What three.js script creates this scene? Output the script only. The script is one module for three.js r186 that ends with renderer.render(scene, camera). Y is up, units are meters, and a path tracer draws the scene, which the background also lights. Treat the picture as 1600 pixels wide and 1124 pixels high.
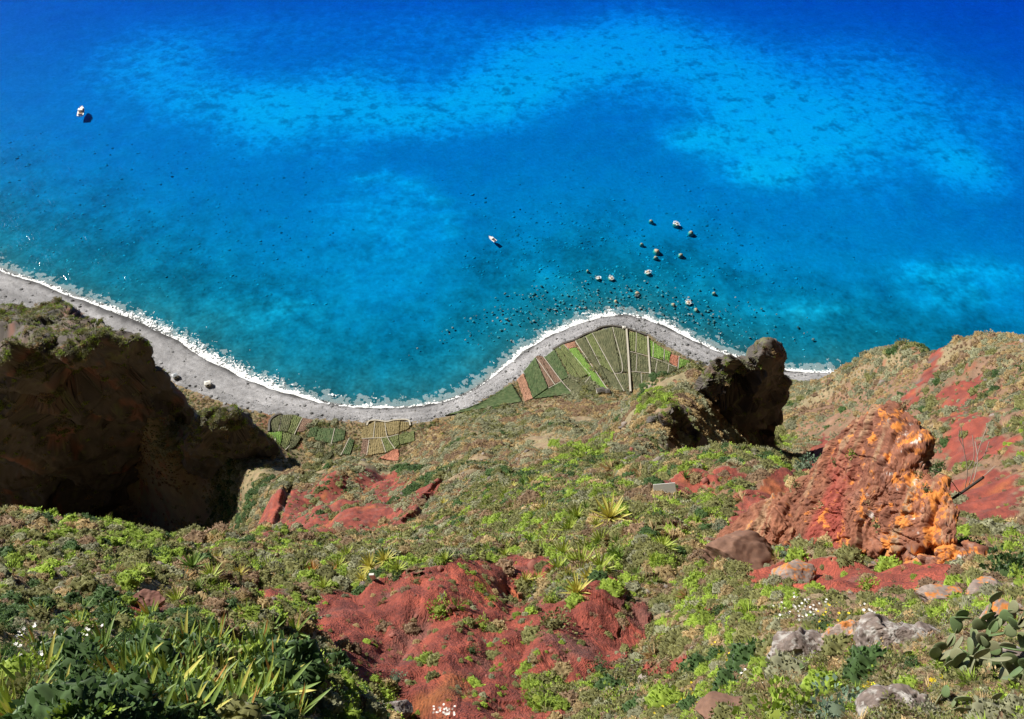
import * as THREE from 'three';
import { mergeGeometries, mergeVertices } from 'three/addons/utils/BufferGeometryUtils.js';
import { Sky } from 'three/addons/objects/Sky.js';

// ───────────────────────── camera, sky, sun, exposure ─────────────────────────
const scene = new THREE.Scene();
const EYE_H = 570, PITCH = 50 * Math.PI / 180, FOV = 48;
const camera = new THREE.PerspectiveCamera(FOV, 1600 / 1124, 0.5, 20000);
camera.position.set(0, EYE_H, 0);
camera.rotation.set(-PITCH, 0, 0);
const renderer = new THREE.WebGLRenderer({ antialias: true });
renderer.toneMapping = THREE.LinearToneMapping;
renderer.toneMappingExposure = 1.6;
renderer.shadowMap.enabled = true;
const SUN_AZ = -56 * Math.PI / 180, SUN_EL = 34 * Math.PI / 180;     // ahead and to the left, late morning
const sunDir = new THREE.Vector3(Math.sin(SUN_AZ) * Math.cos(SUN_EL), Math.sin(SUN_EL), -Math.cos(SUN_AZ) * Math.cos(SUN_EL));
const sky = new Sky();
sky.name = 'sky'; sky.userData.kind = 'structure'; sky.scale.setScalar(15000);
sky.material.uniforms.sunPosition.value.copy(sunDir);
sky.material.uniforms.turbidity.value = 2.5; sky.material.uniforms.rayleigh.value = 0.28;
sky.material.uniforms.mieCoefficient.value = 0.004; sky.material.uniforms.cloudCoverage.value = 0;
scene.add(sky);
scene.environmentIntensity = 0.1;
const sun = new THREE.DirectionalLight(new THREE.Color(1, 0.95, 0.86), 5);
sun.position.copy(sunDir).multiplyScalar(1500).add(new THREE.Vector3(0, 200, -350));
sun.target.position.set(0, 200, -350); sun.castShadow = true;
Object.assign(sun.shadow.camera, { left: -900, right: 900, top: 900, bottom: -900, near: 1, far: 4000 });
sun.shadow.mapSize.set(4096, 4096);
scene.add(sun, sun.target);

// ───────────────────────── numbers and noise ─────────────────────────
function mulberry(a) { return () => { a |= 0; a = a + 0x6D2B79F5 | 0; let t = Math.imul(a ^ a >>> 15, 1 | a); t = t + Math.imul(t ^ t >>> 7, 61 | t) ^ t; return ((t ^ t >>> 14) >>> 0) / 4294967296; }; }
let rnd = mulberry(77);
const rr = (a, b) => a + (b - a) * rnd();
const clamp = (x, a = 0, b = 1) => x < a ? a : x > b ? b : x, lerp = (a, b, t) => a + (b - a) * t;
const smooth = (a, b, x) => { const t = clamp((x - a) / (b - a)); return t * t * (3 - 2 * t); };
const PERM = new Uint8Array(512), G3 = [];
{ const q = mulberry(5), p = [...Array(256).keys()]; for (let i = 255; i > 0; i--) { const j = Math.floor(q() * (i + 1)); [p[i], p[j]] = [p[j], p[i]]; } for (let i = 0; i < 512; i++) PERM[i] = p[i & 255];
  for (let i = 0; i < 256; i++) { const z = q() * 2 - 1, a = q() * 6.2832, s = Math.sqrt(1 - z * z); G3.push(s * Math.cos(a), s * Math.sin(a), z); } }
function noise(x, y, z = 0) {                                         // gradient noise, about -1..1
  const X = Math.floor(x), Y = Math.floor(y), Z = Math.floor(z); x -= X; y -= Y; z -= Z;
  const u = x * x * x * (x * (x * 6 - 15) + 10), v = y * y * y * (y * (y * 6 - 15) + 10), w = z * z * z * (z * (z * 6 - 15) + 10);
  const c = (i, j, k) => { const h = PERM[PERM[PERM[(X + i) & 255] + ((Y + j) & 255)] + ((Z + k) & 255)] * 3; return G3[h] * (x - i) + G3[h + 1] * (y - j) + G3[h + 2] * (z - k); };
  const a = lerp(lerp(c(0, 0, 0), c(1, 0, 0), u), lerp(c(0, 1, 0), c(1, 1, 0), u), v), b = lerp(lerp(c(0, 0, 1), c(1, 0, 1), u), lerp(c(0, 1, 1), c(1, 1, 1), u), v);
  return lerp(a, b, w) * 1.7;
}
function fbm(x, y, z, n = 4, g = 0.5) { let s = 0, a = 1, t = 0; for (let i = 0; i < n; i++) { s += a * noise(x, y, z + i * 17.3); t += a; a *= g; x *= 2.03; y *= 2.03; z *= 2.03; } return s / t; }
function ridged(x, y, z, n = 4) { let s = 0, a = 1, t = 0; for (let i = 0; i < n; i++) { s += a * (1 - 2 * Math.abs(noise(x, y, z + i * 9.1))); t += a; a *= 0.5; x *= 2.1; y *= 2.1; z *= 2.1; } return s / t; }

// ───────────────────────── from a place in the photograph to a place in the world ─────────────────────────
const F = 562 / Math.tan(FOV * Math.PI / 360), CP = Math.cos(PITCH), SP = Math.sin(PITCH);
function ray(px, py) { const x = (px - 800) / F, y = (562 - py) / F, l = Math.hypot(x, y, 1); return [x / l, (y * CP - SP) / l, (-CP - y * SP) / l]; }
function at(px, py, d) { const r = ray(px, py); return [r[0] * d, EYE_H + r[1] * d, r[2] * d]; }
function onLevel(px, py, h) { const r = ray(px, py), d = (h - EYE_H) / r[1]; return [r[0] * d, h, r[2] * d]; }
function project(x, y, z) { const dy = y - EYE_H, zc = dy * SP + z * CP, yc = dy * CP - z * SP; return [800 + F * x / -zc, 562 - F * yc / -zc, -zc]; }

// ───────────────────────── coast lines ─────────────────────────
const COAST = [[-400, 290, -400, 360], [-200, 355, -200, 420], [-60, 398, -60, 455], [0, 420, 0, 472], [60, 442, 55, 500], [130, 468, 115, 535], [200, 495, 180, 570], [260, 523, 245, 590], [320, 556, 300, 612], [380, 588, 365, 635],
  [440, 612, 430, 650], [500, 627, 500, 657], [560, 636, 560, 660], [610, 637, 612, 662], [660, 634, 665, 660], [710, 622, 720, 647], [750, 602, 765, 620], [790, 570, 808, 594], [830, 541, 850, 566], [870, 519, 885, 543],
  [910, 503, 920, 524], [945, 494, 950, 514], [985, 493, 985, 516], [1015, 500, 1010, 522], [1050, 515, 1040, 540], [1090, 534, 1078, 560], [1130, 550, 1115, 578], [1170, 563, 1160, 592], [1220, 578, 1215, 602], [1290, 582, 1290, 598],
  [1360, 588, 1360, 604], [1480, 615, 1480, 632], [1700, 700, 1700, 720], [2000, 800, 2000, 825]];
function curve(list) { const c = new THREE.CatmullRomCurve3(list.map(([x, z]) => new THREE.Vector3(x, 0, z)), false, 'centripetal'); return (n) => c.getPoints(n).map((p) => [p.x, p.z]); }
const shoreOf = curve(COAST.map((c) => { const p = onLevel(c[0], c[1], 0); return [p[0], p[2]]; }));
const innerOf = curve(COAST.map((c) => { const p = onLevel(c[2], c[3], 3); return [p[0], p[2]]; }));
const SHORE = shoreOf(132), INNER = innerOf(132);
function signed(line, x, z) {                                        // distance to a line that runs left to right; positive on the land side
  let best = 1e18, sgn = 1;
  for (let i = 0; i + 1 < line.length; i++) {
    const [ax, az] = line[i], bx = line[i + 1][0] - ax, bz = line[i + 1][1] - az, dx = x - ax, dz = z - az, t = clamp((dx * bx + dz * bz) / (bx * bx + bz * bz)), ex = dx - bx * t, ez = dz - bz * t, d = ex * ex + ez * ez;
    if (d < best) { best = d; sgn = bx * dz - bz * dx > 0 ? 1 : -1; }
  }
  return sgn * Math.sqrt(best);
}

// ───────────────────────── shape of the cliff: a smooth surface through surveyed points ─────────────────────────
// [x, y in the photograph, distance in metres]; a point with 'h' is given by its height above the sea instead
const CONTROL = [
  // toe of the cliff
  [260, 640, 'h', 14], [400, 668, 'h', 14], [470, 724, 'h', 12], [540, 728, 'h', 12], [620, 726, 'h', 12], [660, 690, 'h', 10], [700, 668, 'h', 7], [760, 650, 'h', 7], [830, 638, 'h', 8], [900, 628, 'h', 9], [960, 628, 'h', 10], [1010, 625, 'h', 12],
  [1100, 600, 'h', 6], [1180, 605, 'h', 6], [1240, 606, 'h', 6], [1300, 606, 'h', 6], [1360, 612, 'h', 6],
  // apron of old rockfall under the fields
  [700, 700, 470], [760, 690, 455], [850, 672, 500], [930, 668, 470], [850, 705, 350], [910, 712, 270], [700, 735, 320], [790, 745, 205], [640, 738, 430], [980, 655, 400],
  // knoll that leads to the rock stack
  [1000, 632, 330], [1045, 600, 285], [1090, 575, 262], [1040, 660, 215], [980, 690, 200], [1100, 640, 240], [960, 720, 150],
  // valley behind the rock stack and the near edge in front of it
  [1150, 770, 200], [1080, 765, 190], [1210, 760, 200], [940, 750, 112], [1000, 730, 118], [1060, 716, 122], [1120, 707, 126], [1190, 716, 120], [1240, 745, 105],
  // spur on the right
  [1235, 625, 560], [1235, 665, 430], [1240, 705, 300], [1330, 584, 520], [1400, 560, 430], [1470, 552, 360], [1540, 550, 310], [1600, 554, 275], [1720, 570, 230], [1400, 585, 560], [1480, 580, 480], [1560, 582, 420], [1640, 585, 380], [1760, 600, 330], [1320, 640, 400], [1400, 625, 320], [1500, 620, 240], [1600, 620, 195], [1320, 720, 230],
  [1560, 700, 145], [1600, 780, 102], [1700, 780, 95], [1540, 800, 100], [1560, 860, 68], [1640, 900, 48], [1470, 760, 150], [1400, 640, 300],
  // slope in the middle
  [640, 790, 190], [560, 800, 250], [720, 805, 118], [800, 795, 92], [800, 840, 68], [880, 780, 88], [950, 815, 60], [1010, 770, 88], [1060, 790, 78], [1110, 830, 60], [1150, 790, 82], [880, 850, 58], [700, 860, 70], [620, 860, 88], [1030, 870, 52],
  // red bowl
  [480, 955, 43], [560, 908, 47.5], [640, 897, 49], [720, 886, 50.5], [800, 872, 53.5], [870, 880, 53], [600, 960, 43.3], [700, 1000, 41], [760, 940, 45.7], [780, 1060, 38], [830, 1115, 35.3], [640, 1050, 38], [900, 960, 45], [920, 1050, 39], [1000, 1000, 42], [1000, 930, 47],
  [1080, 950, 43], [900, 1124, 35], [1000, 1090, 34], [560, 1010, 39.8], [640, 1200, 30], [800, 1200, 31],
  // near ledge on the left
  [0, 1124, 11.5], [150, 1124, 11], [300, 1124, 12], [430, 1124, 14.5], [0, 1040, 14.5], [150, 1040, 15], [300, 1035, 16.5], [430, 1045, 20], [500, 1124, 18], [590, 1124, 24], [700, 1124, 34.5], [520, 1060, 34], [-150, 1124, 11], [-150, 1000, 16],
  [0, 975, 20], [150, 975, 23], [300, 975, 27], [420, 975, 33], [240, 950, 30],
  // shoulder on the left with its skyline against the shaded ravine
  [0, 905, 36], [150, 890, 44], [300, 890, 50], [400, 900, 50], [450, 890, 58], [0, 822, 72], [100, 820, 76], [200, 843, 74], [330, 850, 84], [400, 842, 105], [-120, 815, 72], [-150, 900, 36], [480, 862, 96], [450, 848, 130],
  // ravine
  [0, 960, 260], [120, 950, 270], [250, 950, 270], [350, 910, 250], [0, 850, 680], [150, 850, 660], [280, 842, 600], [360, 832, 500], [405, 830, 380],
  // headland
  [0, 800, 790], [100, 790, 740], [200, 790, 690], [0, 700, 740], [100, 690, 700], [200, 690, 660], [0, 590, 680], [100, 590, 650], [180, 600, 630], [0, 548, 670], [90, 552, 650], [150, 560, 630], [0, 545, 740], [60, 545, 720], [110, 550, 700], [150, 565, 680],
  [190, 580, 640], [215, 595, 630], [250, 620, 600], [285, 660, 640], [-120, 590, 780], [-120, 560, 800], [-120, 700, 820], [-300, 620, 900], [-300, 760, 900], [230, 700, 600], [300, 720, 590],
  // red slope beyond the ravine
  [300, 765, 590], [350, 795, 560], [250, 770, 620], [385, 800, 500], [410, 790, 430], [432, 790, 340], [500, 780, 320], [580, 740, 390], [500, 830, 200], [600, 815, 190], [440, 755, 420], [375, 765, 520], [520, 860, 118], [345, 748, 560], [405, 760, 470],
  // beside and under the lookout
  [1050, 1124, 24], [1200, 1124, 14], [1400, 1124, 11], [1600, 1124, 11], [1750, 1124, 11], [1200, 1045, 21], [1300, 1000, 20.5], [1400, 985, 19.5], [1500, 965, 20], [1600, 960, 20.5], [1750, 960, 20], [1600, 1035, 14.5], [1450, 1045, 14], [1100, 1045, 31], [1100, 970, 40],
  [1250, 935, 37], [1400, 925, 35], [1530, 905, 37], [1150, 890, 48], [1200, 870, 51], [1300, 880, 47], [1450, 885, 44],
];
function sites() {
  const out = [];
  for (const c of CONTROL) {
    let p;
    if (c[2] === 'h') p = onLevel(c[0], c[1], c[3]); else p = at(c[0], c[1], c[2]);
    const r = Math.hypot(p[0], p[2]);
    out.push([Math.atan2(p[0], -p[2]) * 2.2, Math.log(r), (EYE_H - p[1]) / r]);
  }
  return out;
}
const SITES = sites();
const W = (() => {                                                   // thin-plate spline
  const n = SITES.length, m = n + 3, A = Array.from({ length: m }, () => new Float64Array(m + 1));
  const k = (d2) => d2 > 1e-12 ? 0.5 * d2 * Math.log(d2) : 0;
  for (let i = 0; i < n; i++) {
    for (let j = 0; j < n; j++) A[i][j] = k((SITES[i][0] - SITES[j][0]) ** 2 + (SITES[i][1] - SITES[j][1]) ** 2);
    A[i][i] += 4e-4;
    A[i][n] = A[n][i] = 1; A[i][n + 1] = A[n + 1][i] = SITES[i][0]; A[i][n + 2] = A[n + 2][i] = SITES[i][1]; A[i][m] = SITES[i][2];
  }
  for (let i = 0; i < m; i++) {
    let b = i; for (let r = i + 1; r < m; r++) if (Math.abs(A[r][i]) > Math.abs(A[b][i])) b = r;
    [A[i], A[b]] = [A[b], A[i]];
    for (let r = i + 1; r < m; r++) { const f = A[r][i] / A[i][i]; if (f) for (let c = i; c <= m; c++) A[r][c] -= f * A[i][c]; }
  }
  const x = new Float64Array(m);
  for (let i = m - 1; i >= 0; i--) { let s = A[i][m]; for (let c = i + 1; c < m; c++) s -= A[i][c] * x[c]; x[i] = s / A[i][i]; }
  return x;
})();
function slopeAt(az, lr) {
  const n = SITES.length, a = az * 2.2; let s = W[n] + W[n + 1] * a + W[n + 2] * lr;
  for (let i = 0; i < n; i++) { const dx = a - SITES[i][0], dy = lr - SITES[i][1], d = dx * dx + dy * dy; if (d > 1e-12) s += W[i] * 0.5 * d * Math.log(d); }
  return s;
}

// ───────────────────────── terrain grid ─────────────────────────
const NA = 980, NR = 760, AZ = 1.36, R0 = 2.6, R1 = 640;
const TP = new Float32Array(NA * NR * 3), TD = new Float32Array(NA * NR), TIN = new Float32Array(NA * NR);
const azOf = (i) => { const u = i / (NA - 1) * 2 - 1; return AZ * (0.62 * u + 0.38 * u * u * u); };
const rOf = (j) => { const v = j / (NR - 1); return R0 * Math.pow(R1 / R0, v * (1.12 - 0.12 * v)); };
{
  // the smooth shape on a coarse grid, then fine relief on the full one
  const ca = 246, cr = 191, C = new Float64Array(ca * cr);
  for (let j = 0; j < cr; j++) { const lr = Math.log(rOf(j * (NR - 1) / (cr - 1))); for (let i = 0; i < ca; i++) C[j * ca + i] = slopeAt(azOf(i * (NA - 1) / (ca - 1)), lr); }
  for (let j = 0; j < NR; j++) {
    const r = rOf(j), fj = Math.min(j * (cr - 1) / (NR - 1), cr - 1.001), j0 = Math.floor(fj), tj = fj - j0;
    for (let i = 0; i < NA; i++) {
      const az = azOf(i), fi = Math.min(i * (ca - 1) / (NA - 1), ca - 1.001), i0 = Math.floor(fi), ti = fi - i0, o = j0 * ca + i0;
      const t = lerp(lerp(C[o], C[o + 1], ti), lerp(C[o + ca], C[o + ca + 1], ti), tj);
      const x = r * Math.sin(az), z = -r * Math.cos(az); let y = EYE_H - r * t;
      const inn = signed(INNER, x, z), plain = 3 + 0.035 * Math.max(0, inn) + Math.min(0, inn) * 0.12;
      const k = 5, cliff = y; y = y - plain > 3 * k ? y : plain - y > 3 * k ? plain : plain + k * Math.log1p(Math.exp((y - plain) / k)) * 1.0;
      const d = Math.hypot(r, EYE_H - y), rough = smooth(0, 14, y - plain - 1.5);
      // relief: only waves that are small beside the distance, so that near and far both keep their surveyed shape
      let n = 0;
      for (let L = 48, q = 0; L > 0.12; L *= 0.5, q++) {
        if (L > d * 0.2 || L < d * 0.0032) continue;
        const f = 1 / L, e = smooth(0.2, 0.12, L / d);
        n += e * L * (0.105 * noise(x * f + q * 7.7, y * f, z * f) + (L > d * 0.03 ? 0.3 * (Math.abs(noise(x * f * 0.9 + 31 + q, y * f * 0.25, z * f * 0.4)) - 0.28) : 0.085 * (0.45 - Math.abs(noise(x * f * 0.9 + 31 + q, y * f * 0.45, z * f * 0.9)))));
      }
      n *= rough;
      const s = j * NA + i;
      TP[s * 3] = x; TP[s * 3 + 1] = y + n * 0.75; TP[s * 3 + 2] = z - n * 0.5; TD[s] = d; TIN[s] = inn;
    }
  }
}
const TN = new Float32Array(NA * NR * 3);
function normals() { for (let j = 0; j < NR; j++) for (let i = 0; i < NA; i++) {
  const a = (j * NA + Math.min(i + 1, NA - 1)) * 3, b = (j * NA + Math.max(i - 1, 0)) * 3, c = (Math.min(j + 1, NR - 1) * NA + i) * 3, d = (Math.max(j - 1, 0) * NA + i) * 3, s = (j * NA + i) * 3;
  const ux = TP[a] - TP[b], uy = TP[a + 1] - TP[b + 1], uz = TP[a + 2] - TP[b + 2], vx = TP[c] - TP[d], vy = TP[c + 1] - TP[d + 1], vz = TP[c + 2] - TP[d + 2];
  const nx = uy * vz - uz * vy, ny = uz * vx - ux * vz, nz = ux * vy - uy * vx, l = Math.hypot(nx, ny, nz) * (ny < 0 ? -1 : 1) || 1;
  TN[s] = nx / l; TN[s + 1] = ny / l; TN[s + 2] = nz / l;
} }
normals();
// which point of the terrain is seen at a place of the photograph (for setting things down where they stand)
const VW = 800, VH = 640, SEEN = new Int32Array(VW * VH).fill(-1), SEEND = new Float32Array(VW * VH).fill(1e9);
for (let s = 0; s < NA * NR; s++) {
  if (TIN[s] < -4) continue;
  const [px, py, zc] = project(TP[s * 3], TP[s * 3 + 1], TP[s * 3 + 2]); if (zc < 1) continue;
  for (let dx = 0; dx < 2; dx++) for (let dy = 0; dy < 2; dy++) { const X = Math.floor(px / 2) + dx, Y = Math.floor(py / 2) + dy; if (X >= 0 && Y >= 0 && X < VW && Y < VH && zc < SEEND[Y * VW + X]) { SEEND[Y * VW + X] = zc; SEEN[Y * VW + X] = s; } }
}
function seen(px, py) {
  const X = clamp(Math.round(px / 2), 0, VW - 1), Y = clamp(Math.round(py / 2), 0, VH - 1);
  for (let R = 0; R < 6; R++) for (let y = Math.max(0, Y - R); y <= Math.min(VH - 1, Y + R); y++) for (let x = Math.max(0, X - R); x <= Math.min(VW - 1, X + R); x++) if (SEEN[y * VW + x] >= 0) return SEEN[y * VW + x];
  return -1;
}
function ground(px, py) { const s = seen(px, py); return s < 0 ? null : { p: new THREE.Vector3(TP[s * 3], TP[s * 3 + 1], TP[s * 3 + 2]), n: new THREE.Vector3(TN[s * 3], TN[s * 3 + 1], TN[s * 3 + 2]), d: TD[s], s }; }

// ───────────────────────── helpers that name and add things ─────────────────────────
const used = new Map();
function numbered(name) { const n = used.get(name) ?? 0; used.set(name, n + 1); return n ? name + '_' + String(n).padStart(3, '0') : name; }
function add(o, name, data, parent = scene) { o.name = parent === scene ? numbered(name) : name; Object.assign(o.userData, data); o.traverse((m) => { if (m.isMesh) m.castShadow = m.receiveShadow = true; }); parent.add(o); return o; }
function geo(pos, idx, extra = {}) {
  const g = new THREE.BufferGeometry(); g.setAttribute('position', new THREE.BufferAttribute(pos instanceof Float32Array ? pos : new Float32Array(pos), 3));
  if (idx) g.setIndex(idx.length && !(idx instanceof Uint32Array) ? new THREE.BufferAttribute(new Uint32Array(idx), 1) : new THREE.BufferAttribute(idx, 1));
  for (const k in extra) g.setAttribute(k, new THREE.BufferAttribute(extra[k] instanceof Float32Array ? extra[k] : new Float32Array(extra[k]), k === 'uv' ? 2 : 3));
  if (!extra.normal) g.computeVertexNormals();
  return g;
}
function grainTexture(size, fn, srgb = false) {                      // tileable when fn is periodic
  const d = new Uint8Array(size * size * 4);
  for (let y = 0; y < size; y++) for (let x = 0; x < size; x++) { const c = fn(x / size, y / size), o = (y * size + x) * 4; if (typeof c === 'number') d[o] = d[o + 1] = d[o + 2] = clamp(c) * 255; else for (let k = 0; k < 3; k++) d[o + k] = clamp(c[k]) * 255; d[o + 3] = 255; }
  const t = new THREE.DataTexture(d, size, size); t.wrapS = t.wrapT = THREE.RepeatWrapping; t.magFilter = THREE.LinearFilter; t.minFilter = THREE.LinearMipmapLinearFilter; t.generateMipmaps = true; t.needsUpdate = true; if (srgb) t.colorSpace = THREE.SRGBColorSpace; return t;
}
const ring = (u, v, f, z, n = 4) => fbm(Math.cos(u * 6.2832) * f, Math.sin(u * 6.2832) * f + 0.7 * Math.cos(v * 6.2832) * f, Math.sin(v * 6.2832) * f + z, n, 0.6);
const TEX_GRAIN = grainTexture(512, (u, v) => 0.5 + 0.55 * ring(u, v, 6, 3, 5));

const TEX_PEBBLE = (() => { const n = 512, d = new Float32Array(n * n).fill(0.42), R = mulberry(31); for (let k = 0; k < 5200; k++) { const cx = R() * n, cy = R() * n, r = 2 + 5 * R() * R(), v = 0.25 + 0.7 * R(); for (let y = -7; y <= 7; y++) for (let x = -7; x <= 7; x++) if (x * x + y * y < r * r) d[(((Math.floor(cy) + y + n) % n) * n) + (Math.floor(cx) + x + n) % n] = v * (1 - 0.4 * (x * x + y * y) / (r * r)); } return grainTexture(n, (u, v) => d[Math.round(v * n) * n + Math.round(u * n)]); })();
// ───────────────────────── terrain colours ─────────────────────────
function regionOf(list) {                                            // an outline picked in the photograph, set down on the ground as (bearing, log distance)
  const pts = list.map(([px, py]) => { const g = ground(px, py); return g && [Math.atan2(g.p.x, -g.p.z), Math.log(Math.hypot(g.p.x, g.p.z))]; }).filter(Boolean);
  const xs = pts.map((p) => p[0]), ys = pts.map((p) => p[1]);
  return { pts, box: [Math.min(...xs) - 0.05, Math.max(...xs) + 0.05, Math.min(...ys) - 0.08, Math.max(...ys) + 0.08] };
}
function inside(reg, a, l) { if (a < reg.box[0] || a > reg.box[1] || l < reg.box[2] || l > reg.box[3]) return false; let c = false; const p = reg.pts; for (let i = 0, j = p.length - 1; i < p.length; j = i++) if ((p[i][1] > l) !== (p[j][1] > l) && a < (p[j][0] - p[i][0]) * (l - p[i][1]) / (p[j][1] - p[i][1]) + p[i][0]) c = !c; return c; }
const RED = [
  [[480, 950], [520, 920], [590, 903], [660, 900], [730, 880], [790, 868], [850, 862], [880, 862], [860, 905], [800, 905], [850, 935], [900, 940], [960, 900], [985, 925], [960, 990], [985, 960], [990, 1000], [960, 1060], [880, 1075], [930, 1200], [690, 1200], [620, 1075], [520, 1040], [500, 1000], [480, 975]],
  [[410, 835], [385, 830], [410, 800], [440, 770], [500, 765], [520, 780], [500, 800], [450, 810], [440, 825]],
  [[395, 832], [430, 790], [470, 775], [500, 790], [450, 828], [420, 840]], [[470, 832], [505, 800], [560, 775], [645, 792], [650, 815], [560, 832]], [[490, 770], [540, 755], [552, 772], [505, 782]], [[650, 760], [700, 745], [690, 775], [640, 785]], [[1000, 760], [1060, 740], [1150, 735], [1180, 755], [1100, 760], [1060, 775]], [[1470, 760], [1560, 740], [1600, 745], [1600, 790], [1520, 810]], [[548, 745], [580, 732], [625, 735], [620, 765], [570, 770]],
  [[1165, 835], [1240, 760], [1300, 690], [1285, 680], [1225, 735], [1150, 790], [1115, 835]], [[985, 940], [1010, 935], [1020, 980], [990, 1000]], [[1080, 945], [1105, 940], [1110, 962], [1085, 968]], [[1000, 1040], [1080, 1020], [1090, 1050], [1030, 1070]],
  [[700, 780], [725, 755], [735, 760], [715, 785]], [[1475, 690], [1470, 610], [1540, 580], [1545, 590], [1500, 640], [1560, 680], [1590, 680], [1580, 720], [1500, 730]], [[200, 950], [225, 925], [260, 930], [268, 955], [230, 970], [190, 985]],
  [[395, 915], [430, 915], [445, 935], [400, 940]], [[1180, 875], [1320, 880], [1480, 870], [1500, 905], [1330, 925], [1210, 915], [1170, 900]], [[1440, 560], [1470, 555], [1430, 640], [1410, 640]],
].map(regionOf);
const BAND = regionOf([[388, 836], [425, 775], [500, 752], [560, 732], [640, 732], [648, 770], [665, 812], [560, 836], [470, 842], [430, 844]]);
const BARE = [[[1060, 722], [1120, 710], [1190, 716], [1245, 748], [1180, 825], [1110, 845], [1060, 800]], [[1150, 850], [1250, 885], [1500, 890], [1520, 930], [1300, 930], [1160, 905]], [[1240, 640], [1330, 600], [1450, 570], [1600, 575], [1600, 870], [1520, 880], [1460, 650], [1330, 690], [1250, 720]]].map(regionOf);
const LUSH = [[[1090, 780], [1130, 778], [1135, 805], [1095, 808]], [[1010, 850], [1060, 850], [1070, 890], [1025, 895]], [[760, 815], [815, 800], [830, 825], [770, 840]], [[860, 690], [950, 680], [940, 725], [870, 735]], [[1000, 620], [1060, 610], [1040, 640], [990, 650]],
  [[140, 900], [290, 870], [280, 900], [150, 935]], [[820, 1060], [870, 1060], [880, 1110], [830, 1100]], [[360, 590], [420, 600], [440, 640], [380, 650]], [[1200, 670], [1235, 680], [1235, 700], [1205, 700]]].map(regionOf);
const mixT = (a, b, t) => [lerp(a[0], b[0], t), lerp(a[1], b[1], t), lerp(a[2], b[2], t)];
const RN = NA * NR, TRED = new Float32Array(RN), TLUSH = new Float32Array(RN), TBARE = new Float32Array(RN), TC = new Float32Array(RN * 3);
for (let j = 0; j < NR; j++) for (let i = 0; i < NA; i++) {
  const s = j * NA + i, x = TP[s * 3], y = TP[s * 3 + 1], z = TP[s * 3 + 2], d = TD[s], f = 12 / d;
  const wa = 0.026 * fbm(x * f, y * f, z * f, 5, 0.65), wl = 0.05 * fbm(x * f + 40, y * f, z * f, 5, 0.65), a = azOf(i) + wa, l = Math.log(rOf(j)) + wl;
  let red = RED.some((q) => inside(q, a, l)) || (inside(BAND, a, l) && fbm(x / 11 + 3, y / 20, z / 20, 4, 0.6) > -0.04) ? 1 : 0, lush = LUSH.some((q) => inside(q, a, l)) ? 1 : 0;
  const big = fbm(x / 46, y / 46, z / 46, 3), mid = fbm(x / 9 + 9, y / 9, z / 9, 4), fine = fbm(x / 1.3, y / 1.3, z / 1.3 + 5, 3), spot = noise(x * 60 / d, y * 60 / d, z * 60 / d);
  if (!red && big + mid * 0.9 > 0.42 && d > 45) red = 0.55;
  TRED[s] = red; TLUSH[s] = lush; const bare = TBARE[s] = BARE.some((q) => inside(q, a, l)) ? 1 : 0;
  // soil, dry grass and low scrub
  const soil = [0.27 + 0.07 * mid, 0.165 + 0.04 * mid, 0.105 + 0.03 * mid], dry = [0.36, 0.27, 0.14], scrub = [0.17, 0.175, 0.08];
  const g = clamp(0.55 + 0.9 * mid + 0.35 * fine + 0.4 * big), h = clamp(0.5 + 1.1 * fbm(x / 4, y / 4 + 20, z / 4, 3));
  let c = [0, 1, 2].map((k) => lerp(lerp(soil[k], dry[k], h * 0.6), scrub[k], g * 0.8));
  if (lush) c = [0.12, 0.16, 0.05];
  if (bare) c = mixT(c, [0.2 + 0.06 * fine, 0.09 + 0.03 * mid, 0.055], 0.65 + 0.4 * mid);
  if (red) { const v = 0.5 + 0.6 * mid + 0.5 * fine, o = smooth(0.15, 0.5, fbm(x / 6 + 3, y / 6, z / 6, 3)); const gr = smooth(0.1, 0.45, fbm(x / 3.1 + 70, y / 3.1, z / 3.1, 4)), rc = mixT([lerp(0.12, 0.34, v) + 0.07 * o, lerp(0.024, 0.072, v) + 0.04 * o, lerp(0.017, 0.04, v)], [0.17, 0.075, 0.058], gr * 0.65); for (let k = 0; k < 3; k++) c[k] = lerp(c[k], rc[k], red); }
  const m = 1 + 0.25 * spot + 0.22 * fine + 0.12 * noise(x * 160 / d, y * 160 / d, z * 160 / d);
  for (let k = 0; k < 3; k++) TC[s * 3 + k] = Math.max(0.01, c[k] * m);
}
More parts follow.
